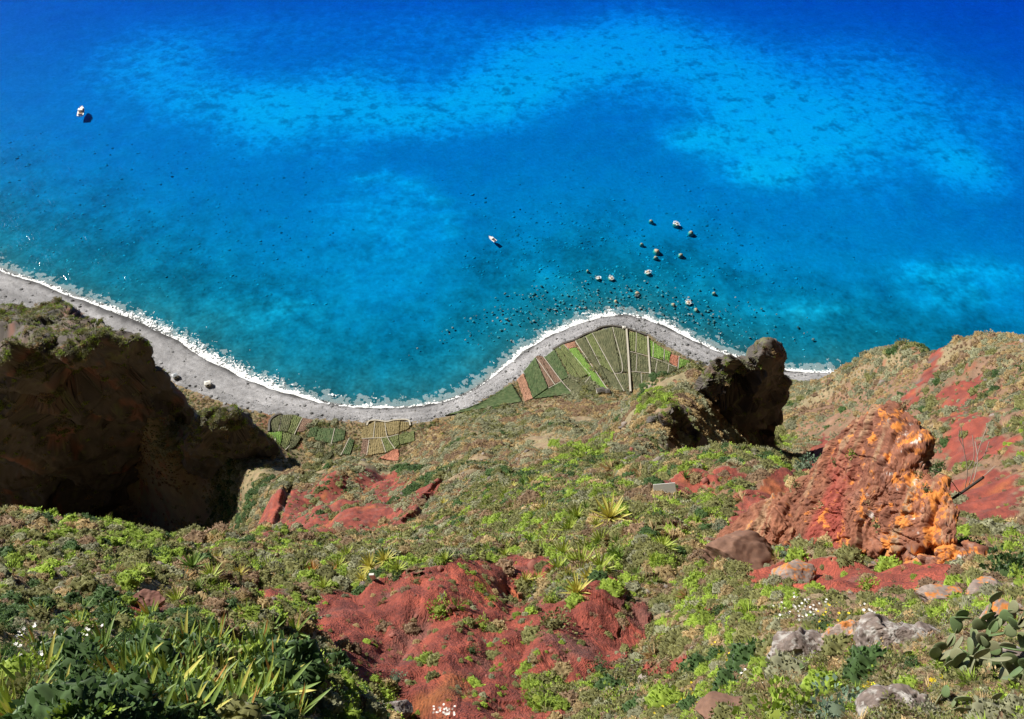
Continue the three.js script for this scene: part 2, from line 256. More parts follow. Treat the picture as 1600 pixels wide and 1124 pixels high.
{ // rills washed into the bare red earth
  const a = ground(600, 915).p, b = ground(790, 1090).p, l = Math.hypot(b.x - a.x, b.z - a.z), ux = (b.x - a.x) / l, uz = (b.z - a.z) / l;
  for (let s = 0; s < RN; s++) if (TRED[s] > 0.8 && TD[s] < 120) {
    const x = TP[s * 3], y = TP[s * 3 + 1], z = TP[s * 3 + 2], al = x * ux + z * uz, ac = x * uz - z * ux, wq = 1.6 * fbm(x / 5, y / 5, z / 5, 3), k = 1.25 * ridged(al / 13 + wq * 0.3, ac / 1.9 + wq * 0.7, 3, 3) + 0.34 * fbm(x / 0.8, y / 0.8, z / 0.8, 5, 0.68) + 0.14 * ridged(x / 2.6, y / 2.6, z / 2.6 + 4, 4);
    TP[s * 3 + 1] += 0.42 * k; TP[s * 3 + 2] += 0.2 * k; TP[s * 3] -= 0.12 * k;
  }
  // narrow ravines cut into the slope
  for (const [list, wid, dep] of [[[[640, 805], [655, 792], [672, 770], [690, 748], [708, 738]], 2.2, 5], [[[470, 742], [452, 760], [436, 790], [430, 812]], 2.6, 5], [[[1405, 655], [1420, 620], [1445, 585], [1470, 560]], 1.8, 3]]) {
    const pts = list.map(([px, py]) => ground(px, py).p), line = new THREE.CatmullRomCurve3(pts).getPoints(40), x0 = Math.min(...line.map((p) => p.x)) - 12, x1 = Math.max(...line.map((p) => p.x)) + 12, z0 = Math.min(...line.map((p) => p.z)) - 12, z1 = Math.max(...line.map((p) => p.z)) + 12;
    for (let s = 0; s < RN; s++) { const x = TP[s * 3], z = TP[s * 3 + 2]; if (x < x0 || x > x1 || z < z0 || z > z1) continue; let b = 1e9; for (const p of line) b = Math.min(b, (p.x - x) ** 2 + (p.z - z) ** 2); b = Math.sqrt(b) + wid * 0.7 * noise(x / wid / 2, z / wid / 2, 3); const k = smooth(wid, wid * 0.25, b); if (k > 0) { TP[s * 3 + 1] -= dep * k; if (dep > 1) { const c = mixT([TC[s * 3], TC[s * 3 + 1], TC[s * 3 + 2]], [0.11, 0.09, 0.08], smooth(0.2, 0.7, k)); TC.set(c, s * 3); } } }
  }
  normals();
}
{
  const uv = new Float32Array(RN * 2), idx = [];
  for (let s = 0; s < RN; s++) { uv[s * 2] = TP[s * 3] / 3; uv[s * 2 + 1] = (TP[s * 3 + 2] * 0.6 + TP[s * 3 + 1] * 0.8) / 3; }
  for (let j = 0; j + 1 < NR; j++) for (let i = 0; i + 1 < NA; i++) { const s = j * NA + i; if (Math.max(TIN[s], TIN[s + 1], TIN[s + NA], TIN[s + NA + 1]) < 0) continue; idx.push(s, s + 1, s + NA, s + 1, s + NA + 1, s + NA); }
  const m = new THREE.MeshStandardMaterial({ vertexColors: true, roughness: 0.95, map: TEX_GRAIN, bumpMap: TEX_GRAIN, bumpScale: 0.12 });
  m.color.setScalar(1.9);
  add(new THREE.Mesh(geo(TP, new Uint32Array(idx), { normal: TN, uv, color: TC }), m), 'terrain', { kind: 'structure', label: 'steep cliff slope of red earth and scrub falling to the sea', category: 'cliff' });
}

// ───────────────────────── sea bed, beach and water ─────────────────────────
{
  const N = 520, T = 26, S = shoreOf(N), I = innerOf(N), pos = [], col = [], uv = [], idx = [];
  for (let i = 0; i <= N; i++) for (let k = 0; k <= T; k++) {
    const t = -0.22 + 1.47 * k / T, x = lerp(S[i][0], I[i][0], t), z = lerp(S[i][1], I[i][1], t), w = Math.hypot(S[i][0] - I[i][0], S[i][1] - I[i][1]);
    let y = t < 0 ? t * w * 0.09 - 2.2 * smooth(-0.06, -0.2, t) : t < 1 ? 3 * Math.pow(t, 0.8) : 3 - (t - 1) * 8;
    y += (0.25 * noise(x / 7, z / 7) + 0.15 * noise(x / 2.5, z / 2.5)) * smooth(0, 0.15, t);
    pos.push(x, y, z); uv.push(x / 22 + 0.02 * noise(x / 9, z / 9), z / 22);
    const n = 0.5 + 0.5 * fbm(x / 5, z / 5, 2, 4), sp = noise(x / 1.6, z / 1.6, 8), wet = smooth(0.2, 0.04, t + 0.06 * noise(x / 9, z / 9, 4)), stones = smooth(0.55, 0.9, t + 0.3 * noise(x / 14, z / 14));
    let v = lerp(0.55, 0.95, n) * (1 + 0.3 * sp) * (1 + 0.25 * noise(x / 30, z / 30, 5)) * (1 + 0.3 * noise(t * 7 + 0.6 * noise(x / 25, z / 25), i / 60, 4)); v = lerp(v, v * 0.85 * (1 + 0.35 * sp), stones); v = lerp(v, 0.13 * (1 + 0.3 * sp), wet);
    col.push(v * 1.0, v * 0.98, v * 1.0);
  }
  for (let i = 0; i < N; i++) for (let k = 0; k < T; k++) { const s = i * (T + 1) + k; idx.push(s, s + T + 1, s + 1, s + 1, s + T + 1, s + T + 2); }
  const m = new THREE.MeshStandardMaterial({ vertexColors: true, roughness: 0.9, map: TEX_PEBBLE, bumpMap: TEX_PEBBLE, bumpScale: 0.3, side: THREE.DoubleSide });
  add(new THREE.Mesh(geo(pos, idx, { color: col, uv }), m), 'beach', { kind: 'structure', label: 'curving grey pebble beach along the foot of the cliff', category: 'beach' });
}
const BX0 = -1500, BX1 = 1500, BZ0 = -1750, BZ1 = -230;
const patch = (px, py, rx, ry, k = 1, e = 1) => { const c = onLevel(px, py, -18), a = onLevel(px + rx, py, -18), b = onLevel(px, py - ry, -18); return { x: c[0], z: c[2], rx: Math.abs(a[0] - c[0]), rz: Math.abs(b[2] - c[2]), k, e }; };
const SAND = [patch(250, 110, 110, 60, 0.7), patch(330, 170, 90, 40, 0.6), patch(430, 190, 80, 55, 0.8), patch(560, 170, 110, 60, 0.9), patch(640, 200, 80, 30, 0.6), patch(760, 170, 90, 45, 1), patch(830, 120, 90, 50, 0.8), patch(930, 100, 120, 55, 0.9), patch(1010, 60, 90, 50, 0.5),
  patch(1120, 110, 120, 60, 0.7), patch(1180, 190, 110, 70, 0.8), patch(1090, 235, 60, 25, 0.9), patch(1190, 285, 60, 25, 1), patch(1290, 220, 120, 70, 0.9), patch(1370, 130, 120, 70, 0.6), patch(1500, 275, 60, 40, 0.8), patch(1440, 210, 80, 60, 0.4), patch(1580, 200, 80, 70, 0.4), patch(610, 340, 105, 55, 0.45), patch(590, 430, 110, 60, 0.25), patch(420, 500, 120, 35, 0.3),
  patch(1440, 440, 60, 20, 0.5), ...[[560, 292], [600, 290], [640, 300], [672, 312], [694, 330], [703, 352], [702, 375]].map(([x, y]) => patch(x, y, 24, 9, 0.4)), patch(1550, 440, 90, 30, 0.55), patch(1490, 480, 80, 25, 0.4), patch(680, 60, 130, 50, 0.35), patch(450, 60, 130, 40, 0.25), patch(1250, 500, 80, 25, 0.4), patch(100, 330, 120, 60, -0.4), patch(880, 320, 150, 70, -0.5), patch(300, 360, 140, 50, -0.35)];
const sandy = (x, z) => { let s = 0; for (const p of SAND) { const a = (x - p.x) / p.rx, b = (z - p.z) / p.rz, q = a * a + b * b; if (q < 5) s += p.k * Math.exp(-q * 1.1); } return s; };
const DEPTH = (x, z) => { const s = -signed(SHORE, x, z); return s < 0 ? 1.5 - s * 0.02 : 0.8 * smooth(0, 10, s) + 3.4 * (1 - Math.exp(-s / 90)) + s * 0.0042; };
{
  const W2 = 1792, H2 = 910, d = new Uint8Array(W2 * H2 * 4);
  for (let j = 0; j < H2; j++) for (let i = 0; i < W2; i++) {
    const x = lerp(BX0, BX1, i / W2), z = lerp(BZ0, BZ1, j / H2), n1 = fbm(x / 60, z / 60, 1, 4), n2 = fbm(x / 14, z / 14, 6, 4, 0.6), wx = x + 22 * n1 + 5 * n2, wz = z + 22 * noise(x / 55 + 9, z / 55, 4) + 5 * noise(x / 11, z / 11 + 4, 3);
    let s = sandy(wx, wz);
    const off = -signed(SHORE, x, z), cob = smooth(200, 25, off + 100 * n1 + 45 * n2), n3 = fbm(x / 5, z / 5, 9, 3, 0.65);
    const wisp = ridged(x / 38 + n1, z / 24 + n2 * 0.5, 3, 4); s = clamp(s * (0.4 + 0.95 * wisp + 1.3 * n2 + 0.8 * n3) + 0.10 * n1 + 0.06 * wisp); s = 0.92 * lerp(s, smooth(0.1, 0.95, s), 0.4);
    const rock = clamp(0.5 + 0.7 * n2 + 0.3 * n1), sp = noise(x / 3.4, z / 3.4, 2) * 0.6 + noise(x / 1.9, z / 1.9, 7) * 0.5, o = (j * W2 + i) * 4;
    const bed = lerp(0.38, 0.47, rock) * (1 + 0.12 * n3 + 0.24 * sp), cobble = lerp(0.14, 0.27, rock) * lerp(0.7, 1, smooth(8, 40, off + 14 * n2)) * (1 + 0.55 * sp + 0.3 * n3), v = lerp(lerp(bed, cobble, cob), 0.8 * (1 + 0.1 * sp + 0.12 * n3), s);
    d[o] = 255 * clamp(v * 0.95); d[o + 1] = 255 * clamp(v * lerp(1.0, 0.99, s)); d[o + 2] = 255 * clamp(v * lerp(1.03, 0.92, s)); d[o + 3] = 255;
  }
  const t = new THREE.DataTexture(d, W2, H2); t.magFilter = THREE.LinearFilter; t.needsUpdate = true;
  const NX = 300, NZ = 160, pos = [], uv = [], idx = [];
  for (let j = 0; j <= NZ; j++) for (let i = 0; i <= NX; i++) { const u = i / NX, v = j / NZ, x = lerp(BX0, BX1, u), z = lerp(BZ0, BZ1, v); pos.push(x, -DEPTH(x, z) * (1 - 0.3 * clamp(sandy(x, z))) - 0.3 + 0.4 * noise(x / 18, z / 18), z); uv.push(u, v); }
  for (let j = 0; j < NZ; j++) for (let i = 0; i < NX; i++) { const s = j * (NX + 1) + i; idx.push(s, s + NX + 1, s + 1, s + 1, s + NX + 1, s + NX + 2); }
  add(new THREE.Mesh(geo(pos, idx, { uv }), new THREE.MeshStandardMaterial({ map: t, roughness: 1 })), 'seabed', { kind: 'structure', label: 'sea bed of pale sand and dark boulders under clear water', category: 'seabed' });
  // the water: a body that takes the red out of the light, under a rippled surface
  const body = new THREE.MeshPhysicalMaterial({ color: 0xffffff, transmission: 1, thickness: 1, ior: 1.1, roughness: 0, specularIntensity: 0, transparent: true, opacity: 0.02, attenuationDistance: 9 });
  body.attenuationColor.setRGB(0.008, 0.57, 0.985);
  const bg = new THREE.BoxGeometry(9000, 90, 6000); bg.translate(0, -45.05, -3150);
  const water = new THREE.Group(); add(water, 'sea_water', { kind: 'structure', label: 'clear blue sea with faint ripples over the sandy bottom', category: 'sea' });
  add(new THREE.Mesh(bg, body), 'water_body', {}, water);
  const ripple = grainTexture(512, (u, v) => 0.5 + 0.5 * ring(u, v, 3, 11, 5)); ripple.repeat.set(9000 / 60, 6000 / 60);
  const top = new THREE.PlaneGeometry(9000, 6000); top.rotateX(-Math.PI / 2); top.translate(0, 0, -3150);
  add(new THREE.Mesh(top, new THREE.MeshPhysicalMaterial({ color: 0xffffff, transmission: 1, thickness: 0, ior: 1.33, roughness: 0.1, bumpMap: ripple, bumpScale: 0.36 })), 'water_surface', {}, water);
  const far = new THREE.PlaneGeometry(9000, 6000); far.rotateX(-Math.PI / 2); far.translate(0, -62, -3150);
  add(new THREE.Mesh(far, new THREE.MeshStandardMaterial({ color: new THREE.Color().setRGB(0.3, 0.3, 0.3), roughness: 1 })), 'deep_seabed', { kind: 'structure', label: 'deep sea floor far from the shore', category: 'seabed' });
}
// ───────────────────────── height of the ground at any place ─────────────────────────
function gridAt(x, z) {
  const az = Math.atan2(x, -z), r = Math.hypot(x, z); let lo = 0, hi = NA - 1;
  while (hi - lo > 1) { const m = (lo + hi) >> 1; if (azOf(m) > az) hi = m; else lo = m; } const i = lo, ti = clamp((az - azOf(lo)) / (azOf(hi) - azOf(lo)));
  lo = 0; hi = NR - 1; while (hi - lo > 1) { const m = (lo + hi) >> 1; if (rOf(m) > r) hi = m; else lo = m; }
  return [i, lo, ti, clamp((r - rOf(lo)) / (rOf(hi) - rOf(lo)))];
}
function heightAt(x, z) { const [i, j, u, v] = gridAt(x, z), s = j * NA + i, y = (k) => TP[k * 3 + 1]; return lerp(lerp(y(s), y(s + 1), u), lerp(y(s + NA), y(s + NA + 1), u), v); }

// ───────────────────────── materials ─────────────────────────
const MAT = {
  leaf: new THREE.MeshPhysicalMaterial({ color: 0xffffff, roughness: 0.9, transmission: 0.32, thickness: 0, side: THREE.DoubleSide, specularIntensity: 0.4, vertexColors: true }),
  rock: new THREE.MeshStandardMaterial({ vertexColors: true, roughness: 0.92 }),
  white: new THREE.MeshStandardMaterial({ color: 0xf4f4f2, roughness: 0.35 }), grey: new THREE.MeshStandardMaterial({ color: 0x8d9297, roughness: 0.5 }), dark: new THREE.MeshStandardMaterial({ color: 0x1d242c, roughness: 0.25 }),
  teak: new THREE.MeshStandardMaterial({ color: 0x9a7148, roughness: 0.7 }), blue: new THREE.MeshStandardMaterial({ color: 0x23406e, roughness: 0.4 }),
  foam: new THREE.MeshStandardMaterial({ color: 0xfbfdfd, roughness: 0.9, side: THREE.DoubleSide }),
  wall: new THREE.MeshStandardMaterial({ color: 0xb9b2a2, roughness: 0.95, bumpMap: TEX_GRAIN, bumpScale: 0.1 }), stone: new THREE.MeshStandardMaterial({ color: 0x5b5650, roughness: 0.95 }),
  concrete: new THREE.MeshStandardMaterial({ color: 0xd8d5cc, roughness: 0.85 }), bark: new THREE.MeshStandardMaterial({ color: 0x94867a, roughness: 0.9 }), charred: new THREE.MeshStandardMaterial({ color: 0x3a332e, roughness: 0.9 }),
  tile: new THREE.MeshStandardMaterial({ color: 0x8a4b37, roughness: 0.85 }), plaster: new THREE.MeshStandardMaterial({ color: 0xd9d3c6, roughness: 0.9 }),
  crop: new THREE.MeshStandardMaterial({ vertexColors: true, roughness: 0.95 }),
};
const tintGeo = (g, r, gg, b) => { const n = g.attributes.position.count, c = new Float32Array(n * 3); for (let i = 0; i < n; i++) c.set([r, gg, b], i * 3); g.setAttribute('color', new THREE.BufferAttribute(c, 3)); return g; };

// ───────────────────────── rocks ─────────────────────────
// a closed rock from its outline: [x, y] places seen on it, how far away it stands, and how thick it is
function crag(outline, dist, front, back, rough, paint, name, data, rings = 60, turns = 150, relief = null, facet = [1.2, 0.9, 0.1]) {
  const cx = outline.reduce((s, p) => s + p[0], 0) / outline.length, cy = outline.reduce((s, p) => s + p[1], 0) / outline.length;
  const loop = new THREE.CatmullRomCurve3(outline.map(([x, y]) => new THREE.Vector3(x, y, 0)), true, 'centripetal').getSpacedPoints(turns);
  const pos = [], idx = [], put = (t, rho, side) => {
    const px = lerp(cx, loop[t].x, rho), py = lerp(cy, loop[t].y, rho), b = Math.sqrt(Math.max(0, 1 - rho * rho)), d = dist(px, py) - (side > 0 ? front * b : -back * b), p = at(px, py, d);
    if (side < 0) p[1] -= back * b * 0.35;
    return p;
  };
  for (const side of [1, -1]) for (let k = 0; k <= rings; k++) for (let t = 0; t < turns; t++) pos.push(...put(t, side > 0 ? Math.sin(k / rings * Math.PI / 2) : Math.cos(k / rings * Math.PI / 2), side));
  const rows = 2 * rings + 2;
  for (let k = 0; k + 1 < rows; k++) for (let t = 0; t < turns; t++) { const a = k * turns + t, b = k * turns + (t + 1) % turns; idx.push(a, b, a + turns, b, b + turns, a + turns); }
  let g = geo(pos, idx); const P = g.attributes.position, N = g.attributes.normal;
  for (let i = 0; i < P.count; i++) {                                  // slabs, ledges and cracks
    const x = P.getX(i), y = P.getY(i), z = P.getZ(i), L = rough; let n = 0;
    const wx = x + L * 0.6 * noise(x / L, y / L, z / L + 3), wy = y + L * 0.4 * noise(x / L + 8, y / L, z / L), tilt = (wy * 0.8 + wx * 0.5 - z * 0.3) / (L * 0.9), bed = tilt - Math.floor(tilt);
    n += 0.5 * fbm(x / (L * 4), y / (L * 4), z / (L * 4), 2) + 0.55 * ridged(wx / (L * 2.6), wy / (L * 1.8), z / (L * 2.6), 5) + 0.28 * (smooth(0, 0.75, bed) - smooth(0.8, 1, bed)) * (0.5 + noise(x / (L * 2), y / (L * 2), z / (L * 2))) + 0.24 * fbm(x * 2.6 / L, y * 2.6 / L, z * 2.6 / L, 5, 0.68) - 0.14 * smooth(0.1, 0, Math.abs(noise(x * 1.2 / L, y * 0.6 / L, z * 1.2 / L + 5)));
    n *= L * 0.68; if (relief) n = relief(x, y, z); P.setXYZ(i, x + N.getX(i) * n, y + N.getY(i) * n, z + N.getZ(i) * n);
  }
  g.computeVertexNormals();
  { // flat broken faces
    const R = mulberry(Math.floor(outline[0][0] * 13 + outline[1][1])), v = new THREE.Vector3(), p = new THREE.Vector3(), n = new THREE.Vector3(), half = P.count / 2;
    let area = 0; { const A = new THREE.Vector3(), B = new THREE.Vector3(), C = new THREE.Vector3(), I = g.index.array; for (let t = 0; t < I.length; t += 3) { A.fromBufferAttribute(P, I[t]); B.fromBufferAttribute(P, I[t + 1]).sub(A); C.fromBufferAttribute(P, I[t + 2]).sub(A); area += B.cross(C).length() / 2; } }
    const cuts = Math.min(900, Math.round(facet[0] * area / (Math.PI * (rough * facet[1]) ** 2)));
    for (let k = 0; k < cuts; k++) {
      const i = Math.floor(R() * (R() < 0.85 ? half : P.count)), rad = rough * facet[1] * (0.5 + R()), r2 = rad * rad; p.fromBufferAttribute(P, i); n.fromBufferAttribute(N, i); if (n.lengthSq() < 0.5 || i % half < turns * 4 || i % half > half - turns * 2) continue; n.x += (R() - 0.5) * 0.5; n.y += (R() - 0.5) * 0.5; n.z += (R() - 0.5) * 0.5; n.normalize(); const inset = rough * facet[2] * (0.4 + R());
      for (let q = 0; q < P.count; q++) { v.fromBufferAttribute(P, q).sub(p); if (v.lengthSq() > r2) continue; const e = (v.dot(n) + inset) * smooth(1, 0.7, v.lengthSq() / r2); if (e > 0) P.setXYZ(q, P.getX(q) - n.x * e * 0.94, P.getY(q) - n.y * e * 0.94, P.getZ(q) - n.z * e * 0.94); }
    }
    g.computeVertexNormals();
    for (let i = 0; i < P.count; i++) { const x = P.getX(i), y = P.getY(i), z = P.getZ(i), f = rough * 0.09 * fbm(x * 4 / rough, y * 4 / rough, z * 4 / rough, 4, 0.68); P.setXYZ(i, x + N.getX(i) * f, y + N.getY(i) * f, z + N.getZ(i) * f); }
    g.computeVertexNormals();
  }
  const c = new Float32Array(P.count * 3), uv = new Float32Array(P.count * 2);
  for (let i = 0; i < P.count; i++) { c.set(paint(P.getX(i), P.getY(i), P.getZ(i), N.getX(i), N.getY(i), N.getZ(i)), i * 3); uv.set([(P.getX(i) + P.getZ(i) * 0.4) / 2, (P.getY(i) + P.getZ(i) * 0.5) / 2], i * 2); }
  g.setAttribute('color', new THREE.BufferAttribute(c, 3)); g.setAttribute('uv', new THREE.BufferAttribute(uv, 2));
  return add(new THREE.Mesh(g, MAT.rock), name, data);
}
const upright = (R) => (px, py) => R / -ray(px, py)[2];
const mixc = (a, b, t) => [0, 1, 2].map((k) => lerp(a[k], b[k], clamp(t)));
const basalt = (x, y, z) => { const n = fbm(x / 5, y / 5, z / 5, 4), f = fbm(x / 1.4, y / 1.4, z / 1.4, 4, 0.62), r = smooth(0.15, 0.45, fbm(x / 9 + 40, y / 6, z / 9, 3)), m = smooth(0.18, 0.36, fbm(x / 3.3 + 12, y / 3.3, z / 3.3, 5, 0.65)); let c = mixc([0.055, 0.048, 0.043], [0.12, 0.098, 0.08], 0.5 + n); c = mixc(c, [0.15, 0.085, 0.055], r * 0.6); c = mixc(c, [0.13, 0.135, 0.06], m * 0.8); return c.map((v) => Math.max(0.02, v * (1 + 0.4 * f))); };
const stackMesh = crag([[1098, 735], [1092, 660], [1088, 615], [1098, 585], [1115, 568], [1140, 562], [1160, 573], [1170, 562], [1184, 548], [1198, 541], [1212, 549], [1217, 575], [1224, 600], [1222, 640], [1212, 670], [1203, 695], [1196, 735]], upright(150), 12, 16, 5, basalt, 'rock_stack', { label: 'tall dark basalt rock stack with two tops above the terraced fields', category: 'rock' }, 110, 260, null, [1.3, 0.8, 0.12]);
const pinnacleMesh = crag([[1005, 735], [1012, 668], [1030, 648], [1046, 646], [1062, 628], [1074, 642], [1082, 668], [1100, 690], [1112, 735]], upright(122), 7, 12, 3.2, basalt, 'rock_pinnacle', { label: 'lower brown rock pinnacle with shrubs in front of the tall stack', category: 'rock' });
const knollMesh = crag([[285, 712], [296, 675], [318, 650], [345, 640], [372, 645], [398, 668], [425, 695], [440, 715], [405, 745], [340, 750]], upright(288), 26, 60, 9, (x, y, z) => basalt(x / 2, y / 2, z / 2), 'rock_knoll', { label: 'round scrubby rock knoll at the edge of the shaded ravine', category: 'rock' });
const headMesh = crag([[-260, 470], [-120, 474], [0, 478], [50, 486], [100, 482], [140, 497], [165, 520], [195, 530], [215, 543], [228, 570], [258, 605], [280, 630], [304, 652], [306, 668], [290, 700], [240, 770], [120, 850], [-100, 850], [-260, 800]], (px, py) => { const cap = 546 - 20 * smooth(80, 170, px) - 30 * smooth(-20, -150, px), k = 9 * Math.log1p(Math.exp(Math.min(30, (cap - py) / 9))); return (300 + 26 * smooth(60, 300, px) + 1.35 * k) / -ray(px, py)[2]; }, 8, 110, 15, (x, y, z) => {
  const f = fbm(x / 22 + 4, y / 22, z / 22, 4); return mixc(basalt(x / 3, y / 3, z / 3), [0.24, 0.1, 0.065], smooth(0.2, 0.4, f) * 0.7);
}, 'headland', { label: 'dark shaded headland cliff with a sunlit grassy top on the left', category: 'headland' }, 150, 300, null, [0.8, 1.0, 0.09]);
// the red crag with lichen
// its beds run up to the right: 'along' and 'over' measure along and across them
const bedA = new THREE.Vector3(...at(1380, 690, 50)).sub(new THREE.Vector3(...at(1215, 850, 50))).normalize(), bedO = new THREE.Vector3(...at(1420, 800, 50)).sub(new THREE.Vector3(...at(1250, 740, 50))).normalize(), bed0 = new THREE.Vector3(...at(1330, 760, 50));
const beds = (x, y, z) => { const v = new THREE.Vector3(x, y, z).sub(bed0); return [v.dot(bedA), v.dot(bedO)]; };
const cragRelief = (x, y, z) => { const [a, o] = beds(x, y, z), w = 0.5 * fbm(x / 2, y / 2, z / 2, 3), q = o / 1.35 + w * 0.9 + 0.25 * noise(a / 3, 2), st = q - Math.floor(q), q2 = o / 0.42 + w * 1.5 + noise(a / 2, 5) * 0.4, s2 = q2 - Math.floor(q2);
  const h1 = noise(Math.floor(q) * 7.3, a / 5), h2 = noise(Math.floor(q2) * 3.1, a / 2); let n = 0.55 * fbm(x / 5, y / 5, z / 5, 3) + 0.5 * h1 + 0.22 * (smooth(0, 0.8, st) - smooth(0.85, 1, st)) + 0.16 * h2 + 0.06 * s2;
  const crack = Math.abs(noise(a / 1.6 + w, o / 3.2, 9)); n -= 0.3 * smooth(0.08, 0, crack); n += 0.22 * ridged(x / 1.5, y / 1.5, z / 1.5, 5) + 0.3 * fbm(x / 0.45, y / 0.45, z / 0.45, 5, 0.72) - 0.16 * smooth(0.12, 0, Math.abs(noise(x / 0.7, y / 0.7 + 3, z / 0.7))); return n * 0.7; };
const lichen = (x, y, z, nx, ny, nz) => {
  const [a, o] = beds(x, y, z), n = fbm(x / 3, y / 3, z / 3, 4), f = fbm(x / 0.5, y / 0.5, z / 0.5, 4, 0.65), w = 0.6 * fbm(x / 2, y / 2, z / 2, 3), st = fbm(a / 6, o / 0.5 + w, 1, 4, 0.6), st2 = fbm(a / 9, o / 1.3 + w, 7, 3), g = fbm(x / 1.8 + 50, y / 1.8, z / 1.8, 5, 0.65);
  let c = mixc([0.13, 0.045, 0.025], [0.26, 0.1, 0.052], 0.5 + 0.8 * n + 0.6 * f);
  c = mixc(c, [0.3, 0.21, 0.12], smooth(0.1, 0.4, st + 0.5 * st2 + 0.35 * f) * 0.6);
  c = mixc(c, [0.24, 0.15, 0.12], smooth(0.1, 0.35, g + 0.3 * f) * smooth(-1, 3, o) * 0.8);
  c = mixc(c, [0.25, 0.042, 0.028], smooth(1.1, 0.3, Math.abs(o + 0.5 + w * 1.5)) * smooth(2, -1, a) * 0.85);
  c = mixc(c, [0.52, 0.18, 0.028], smooth(0.09, 0.2, fbm(x / 1.1 + 90, y / 1.1, z / 1.1, 6, 0.72) + 0.3 * f - 0.1 + 0.03 * o + 0.1 * smooth(2.5, 4.5, a)) * 0.9);
  c = mixc(c, [0.5, 0.48, 0.44], smooth(0.34, 0.44, fbm(x / 0.8 + 9, y / 0.8, z / 0.8, 4)) * smooth(0, 2, o) * 0.8);
  return c.map((v) => Math.max(0.02, v * (1 + 0.45 * f)));
};
const slant = (px, py) => 50 - 0.030 * (px - 1330) - 0.012 * (py - 760) + 0.06 * Math.max(0, py - 868 + 0.12 * (px - 1300));
const cragMesh = crag([[1168, 838], [1205, 800], [1245, 758], [1280, 715], [1305, 685], [1345, 655], [1390, 634], [1425, 652], [1447, 690], [1448, 735], [1475, 752], [1493, 790], [1497, 835], [1480, 868], [1440, 905], [1390, 930], [1320, 940], [1230, 930], [1170, 890]], slant, 1.0, 9, 1.5, lichen, 'lichen_crag', { label: 'big slanting red crag streaked with orange lichen', category: 'rock' }, 170, 420, cragRelief, [0, 1, 0]);
crag([[1108, 868], [1135, 836], [1172, 800], [1215, 775], [1262, 792], [1310, 850], [1300, 925], [1200, 930], [1130, 915]], (px, py) => 52.5 - 0.02 * (px - 1200) - 0.012 * (py - 840), 0.9, 7, 1.4, lichen, 'rock_rib', { label: 'lower red-brown rock rib joined to the left foot of the lichen crag', category: 'rock' }, 100, 240, cragRelief, [0, 1, 0]);
crag([[1420, 905], [1450, 868], [1498, 846], [1535, 868], [1540, 910], [1490, 945], [1430, 940]], (px, py) => 44.5 - 0.01 * (px - 1480), 0.5, 5, 0.9, lichen, 'rock_rib', { label: 'small orange-spotted rock rib under the right end of the lichen crag', category: 'rock' }, 60, 150, cragRelief, [0, 1, 0]);
function boulder(px, py, w, h, d, paint, label, tilt = 0, name = 'boulder') {
  const g = ground(px, py); if (!g) return; d = d || g.d;
  let b = mergeVertices(new THREE.IcosahedronGeometry(1, 20).deleteAttribute('normal').deleteAttribute('uv')); const P = b.attributes.position, q = px * 1.37 + py, c = new Float32Array(P.count * 3), uv = new Float32Array(P.count * 2), mw = w * d / F / 2, mh = h * d / F / 2;
  const cuts = []; const R = mulberry(Math.floor(q)); for (let k = 0; k < 14; k++) { const v = new THREE.Vector3(R() * 2 - 1, R() * 2 - 1, R() * 2 - 1).normalize(); cuts.push([v, 0.5 + 0.3 * R()]); }
  const v = new THREE.Vector3();
  for (let i = 0; i < P.count; i++) {
    v.fromBufferAttribute(P, i); for (const [n, o] of cuts) { const e = v.dot(n) - o; if (e > 0) v.addScaledVector(n, -e * 0.93); }
    v.multiplyScalar(1.2 + 0.22 * fbm(v.x * 1.6 + q, v.y * 1.6, v.z * 1.6, 3) + 0.1 * ridged(v.x * 3 + q, v.y * 3, v.z * 3, 5) + 0.06 * fbm(v.x * 9 + q, v.y * 9, v.z * 9, 5, 0.7));
    P.setXYZ(i, v.x * mw * 1.12, v.y * mh * 1.25, v.z * Math.max(mw, mh) * 0.9); uv.set([(v.x + v.z * 0.6) * mw * 1.3, (v.y + v.z * 0.5) * mh * 1.3], i * 2);
  }
  b.setAttribute('uv', new THREE.BufferAttribute(uv, 2)); b.computeVertexNormals();
  const N = b.attributes.normal; for (let i = 0; i < P.count; i++) c.set(paint(P.getX(i) + q, P.getY(i), P.getZ(i), N.getX(i), N.getY(i), N.getZ(i)), i * 3);
  b.setAttribute('color', new THREE.BufferAttribute(c, 3));
  const m = new THREE.Mesh(b, MAT.rock); m.position.copy(g.p).y += mh * 0.1; m.rotation.set(-0.5, 0.2, tilt);
  return add(m, name, { label, category: 'boulder' });
}
const greyRock = (s = 1) => (x, y, z) => { const n = fbm(x / 0.5 * s, y / 0.5 * s, z / 0.5 * s, 5, 0.65), f = fbm(x * 9 * s, y * 9 * s, z * 9 * s, 3, 0.7), w = smooth(0.02, 0.16, fbm(x * 3.1 * s + 7, y * 3.1 * s, z * 3.1 * s, 6, 0.72)); return mixc(mixc([0.1, 0.075, 0.065], [0.2, 0.155, 0.13], 0.5 + n), [0.36, 0.34, 0.31], w * 0.75).map((v) => Math.max(0.02, v * (1 + 0.5 * f))); };
const brownRock = (x, y, z) => { const n = fbm(x / 0.6, y / 0.6, z / 0.6, 6, 0.65), f = fbm(x * 7, y * 7, z * 7, 3, 0.7); return mixc([0.12, 0.06, 0.04], [0.23, 0.125, 0.08], 0.5 + n).map((v) => Math.max(0.02, v * (1 + 0.45 * f))); };
